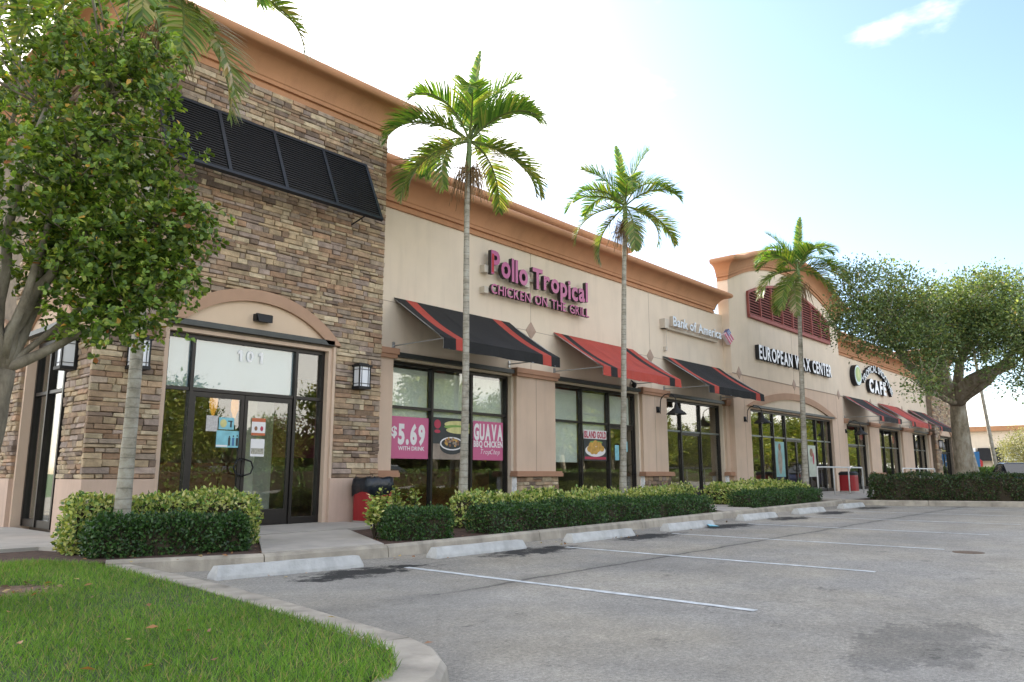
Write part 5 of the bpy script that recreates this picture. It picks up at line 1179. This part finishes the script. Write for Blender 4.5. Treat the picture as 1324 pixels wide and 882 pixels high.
def car(x, y, rz, col, label, suv=False, s=1.0):
    z = zl(x); o = empty('parked_car', (x, y, z), label, 'car', rz=0)
    rot = Vector; ca, sa = math.cos(rz), math.sin(rz)
    T = lambda u, v, q: (x+u*ca-v*sa, y+u*sa+v*ca, z+q)
    h = 1.72 if suv else 1.42; bl = 1.05 if suv else .92; hw = .92
    prof = [(-2.3, .55, .62, .85), (-2.2, .3, .8, .95), (-1.4, .28, bl-.03, 1), (-.6, .28, bl, 1), (.6, .28, bl, 1), (1.3, .28, bl-.05, 1), (2.1, .3, bl-.18, .96), (2.3, .45, .62, .8)]
    b = MB(T); b.loft([[(u, -hw*k, lo_), (u, -hw*k*1.0, (lo_+hi)/2), (u, -hw*k*.93, hi), (u, hw*k*.93, hi), (u, hw*k, (lo_+hi)/2), (u, hw*k, lo_)] for u, lo_, hi, k in prof]); b.build('body', col, parent=o, smooth=False)
    cab = [(-2.1 if suv else -1.75, bl-.03, bl), (-1.75 if suv else -1.1, bl, h-.04), (-.2, bl, h), (.4, bl, h-.03), (1.15, bl-.03, bl+.01)]
    b = MB(T); b.loft([[(u, -hw*.9, lo_), (u, -hw*.72, hi), (u, hw*.72, hi), (u, hw*.9, lo_)] for u, lo_, hi in cab]); b.build('window_glass', M_carglass, parent=o)
    b = MB(T); b.loft([[(u, -hw*.70, hi), (u, -hw*.66, hi+.03), (u, hw*.66, hi+.03), (u, hw*.70, hi)] for u, lo_, hi in cab[1:4]]); b.build('roof', col, parent=o)
    for u in (-1.4, 1.4):
        for v in (-hw, hw):
            b = MB(T); n = 16; b.loft([[(u+r*math.cos(i*2*PI/n), v+q, .33+r*math.sin(i*2*PI/n)) for i in range(n)] for q, r in ((-.10, .31), (-.09, .33), (.02, .33), (.03, .31))]); wh = b.build('wheel', M_black, parent=o)
            b = MB(T); sg = 1 if v > 0 else -1; b.loft([[(u+r*math.cos(i*2*PI/n), v+sg*q, .33+r*math.sin(i*2*PI/n)) for i in range(n)] for q, r in ((.02, .2), (.045, .18))]); b.build('rim', M_steel, parent=wh)
    for v in (-.65, .65):
        b = MB(T); b.box(2.2, 2.31, v-.15, v+.15, .62, .74); b.build('headlight', M_white, parent=o); b = MB(T); b.box(-2.3, -2.2, v-.15, v+.15, .7, .85); b.build('tail_light', M_red, parent=o)
    return o
cblk = mat('car_paint_dark', (.015, .017, .022), .25, coat=.6); cwht = mat('car_paint_white', (.6, .6, .6), .3, coat=.6); cblu = mat('car_paint_navy', (.03, .04, .12), .3, coat=.6); cgry = mat('car_paint_grey', (.12, .13, .15), .3, coat=.6)
q = opx(1305, 612, 88); car(q[0], q[1], PI/2, cgry, 'dark grey estate car parked far away in front of the cream building', True)
q = opx(1312, 612, 47); car(q[0], q[1], .35, cblu, 'dark blue car with pale bonnet just beyond the long right hedge')
car(70, -3.5, 0.1, cblk, 'black saloon parked far right across the lot, mirrored in the arched window')
car(34, -17, 0, cwht, 'white saloon parked across the lot behind the viewer, mirrored in shop glass')
car(22, -18, 0.0, cgry, 'grey saloon parked across the lot behind the viewer, mirrored in shop glass')
def pole_palm(px_, dpt, wd, lean, label, seed):
    q = opx(px_, 612, dpt); palm(q[0], q[1], .2, 10.2, lean, wd, label, planB, 1.15, False, seed, group='distant leaning palm trunks')
pole_palm(1268, 55, .13, (-.1, 1.5), 'leaning thin palm trunk far away, next to the oak trunk', 11)
pole_palm(1291, 58, .13, (.2, .7), 'thin far palm trunk, right of the leaning one', 12)
# far hedge & sunlit bush
q0 = opx(1248, 612, 60); q1 = opx(1345, 612, 52)
hedge(q0[:2], q1[:2], 1.2, 1.35, 9000, .13, [(.10, .19, .04), (.15, .25, .05), (.06, .12, .03)], [.4, .4, .2], 'sunlit clipped hedge across the lot, right of the oak trunk', rough=.08)
q = opx(1334, 600, 64); o = empty('tree', (q[0], q[1], .19), 'small bright sunlit olive green tree at the right edge, before the far cream building', 'tree')
crown_tree(o, (q[0], q[1], .19), (q[0], q[1], 1.6), [((q[0]+.5, q[1]+1, 3.2), .08), ((q[0]-.3, q[1]-1, 3.4), .08), ((q[0], q[1], 4), .08)],
           [((q[0], q[1], 3.0), (1.5, 1.7, 1.2), 1), ((q[0], q[1]+.6, 2.6), (1.2, 1.2, .9), 1), ((q[0], q[1]-1.6, 3.2), (1.6, 1.6, 1.2), 1)], 16000, .11, [(.25, .25, .14), (.17, .19, .09), (.31, .30, .20)], [.4, .4, .2], .12, twigs=30, clump=.3)
# signs
q = opx(1255, 596, 60); b = MB(); b.box(q[0]-.03, q[0]+.03, q[1]-.03, q[1]+.03, .19, q[2]-.2); b.box(q[0]-.06, q[0]-.03, q[1]-.55, q[1]+.55, q[2]-.6, q[2]+.6, 1)
sg = b.build('parking_sign', [M_steel, mat('sign_blue', (.05, .22, .55), .5)], label='small blue accessible parking sign across the lot beside the oak trunk', cat='sign')
b = MB()
fx_ = q[0]-.065
def bq(pts, m_=0): b.add([(fx_, q[1]-u, q[2]+v) for u, v in pts], [tuple(range(len(pts)))], m_)
bq([(-.05+.09*math.cos(i*PI/6), .38+.09*math.sin(i*PI/6)) for i in range(12)]); bq([(-.1, .28), (0, .28), (.02, .02), (.22, 0), (.34, -.32), (.26, -.36), (.14, -.08), (-.1, -.06)])
for i in range(11):
    a0 = 2.0+i*.36; a1 = a0+.36; bq([(.0+.32*math.cos(a0), -.15+.3*math.sin(a0)), (.0+.32*math.cos(a1), -.15+.3*math.sin(a1)), (.0+.25*math.cos(a1), -.15+.23*math.sin(a1)), (.0+.25*math.cos(a0), -.15+.23*math.sin(a0))])
b.build('wheelchair_symbol', M_print, parent=sg, fix=False)
q = opx(1261.5, 600, 64); b = MB(); b.box(q[0]-.04, q[0]+.04, q[1]-.04, q[1]+.04, .19, q[2]); b.loft([[(q[0]-dx_, q[1]+.5*math.cos(PI/8+i*PI/4), q[2]+.5*math.sin(PI/8+i*PI/4)) for i in range(8)] for dx_ in (.05, .08)], 1)
b.build('stop_sign', [M_steel, mat('sign_dark_red', (.35, .02, .02), .5)], label='red octagonal road sign across the lot, right of the blue sign', cat='sign')
# ---- trees across the lot that show in the glass
o = empty('tree', (0, -24, 0), 'sunlit tree in the row across the lot behind the viewer, mirrored in the windows', 'tree', 'trees across the lot')
crown_tree(o, (0, -24, 0), (0, -24, 2.2), [((1.5, -24, 5), .15), ((-1.5, -24, 5), .15), ((0, -23, 6), .15)], [((0, -24, 5.2), (3, 3, 2), 1.5), ((2, -23.5, 4.2), (2, 2, 1.4), 1), ((-2, -24, 4.4), (2, 2, 1.5), 1), ((.5, -24, 7), (1.8, 1.8, 1.4), .8)], 9000, .34, [(.16, .22, .04), (.24, .27, .05), (.08, .13, .03), (.32, .30, .07)], [.35, .3, .2, .15], .22, twigs=26, clump=.45)
kids = list(o.children)
for i in range(38):
    r = o.copy(); C.objects.link(r); r.location = (-14+i*4.7+rnd.uniform(-1, 1), -19-rnd.uniform(0, 7)-(3 if i % 2 else 0), 0); s = rnd.uniform(.8, 1.3) if i > 10 else rnd.uniform(.55, .8); r.scale = (s, s, s*rnd.uniform(.9, 1.15)); r.rotation_euler = (0, 0, rnd.uniform(0, 6.28))
    r['label'] = 'sunlit tree in the row across the lot behind the viewer, mirrored in the windows'
    for ch in kids: c = ch.copy(); C.objects.link(c); c.parent = r
o.location = (-20, -24, 0); o['label'] = 'sunlit tree in the row across the lot behind the viewer, mirrored in the windows'
hedge((-16, -16.5), (148, -16.5), 1.2, 1.3, 20000, .22, [(.10, .17, .04), (.15, .22, .05), (.06, .12, .03)], [.4, .4, .2], 'clipped hedge along the far side of the lot behind the viewer', hb=.0, rough=.1)

hedge((-20, -33), (149, -33), 3.0, 4.4, 22000, .55, [(.06, .10, .025), (.09, .13, .03), (.035, .06, .018)], [.4, .3, .3], 'tall dense screen of greenery added behind the tree row to darken the window reflections', hb=.0, rough=.5)  # unseen green backdrop, added so the glass mirrors less bright horizon
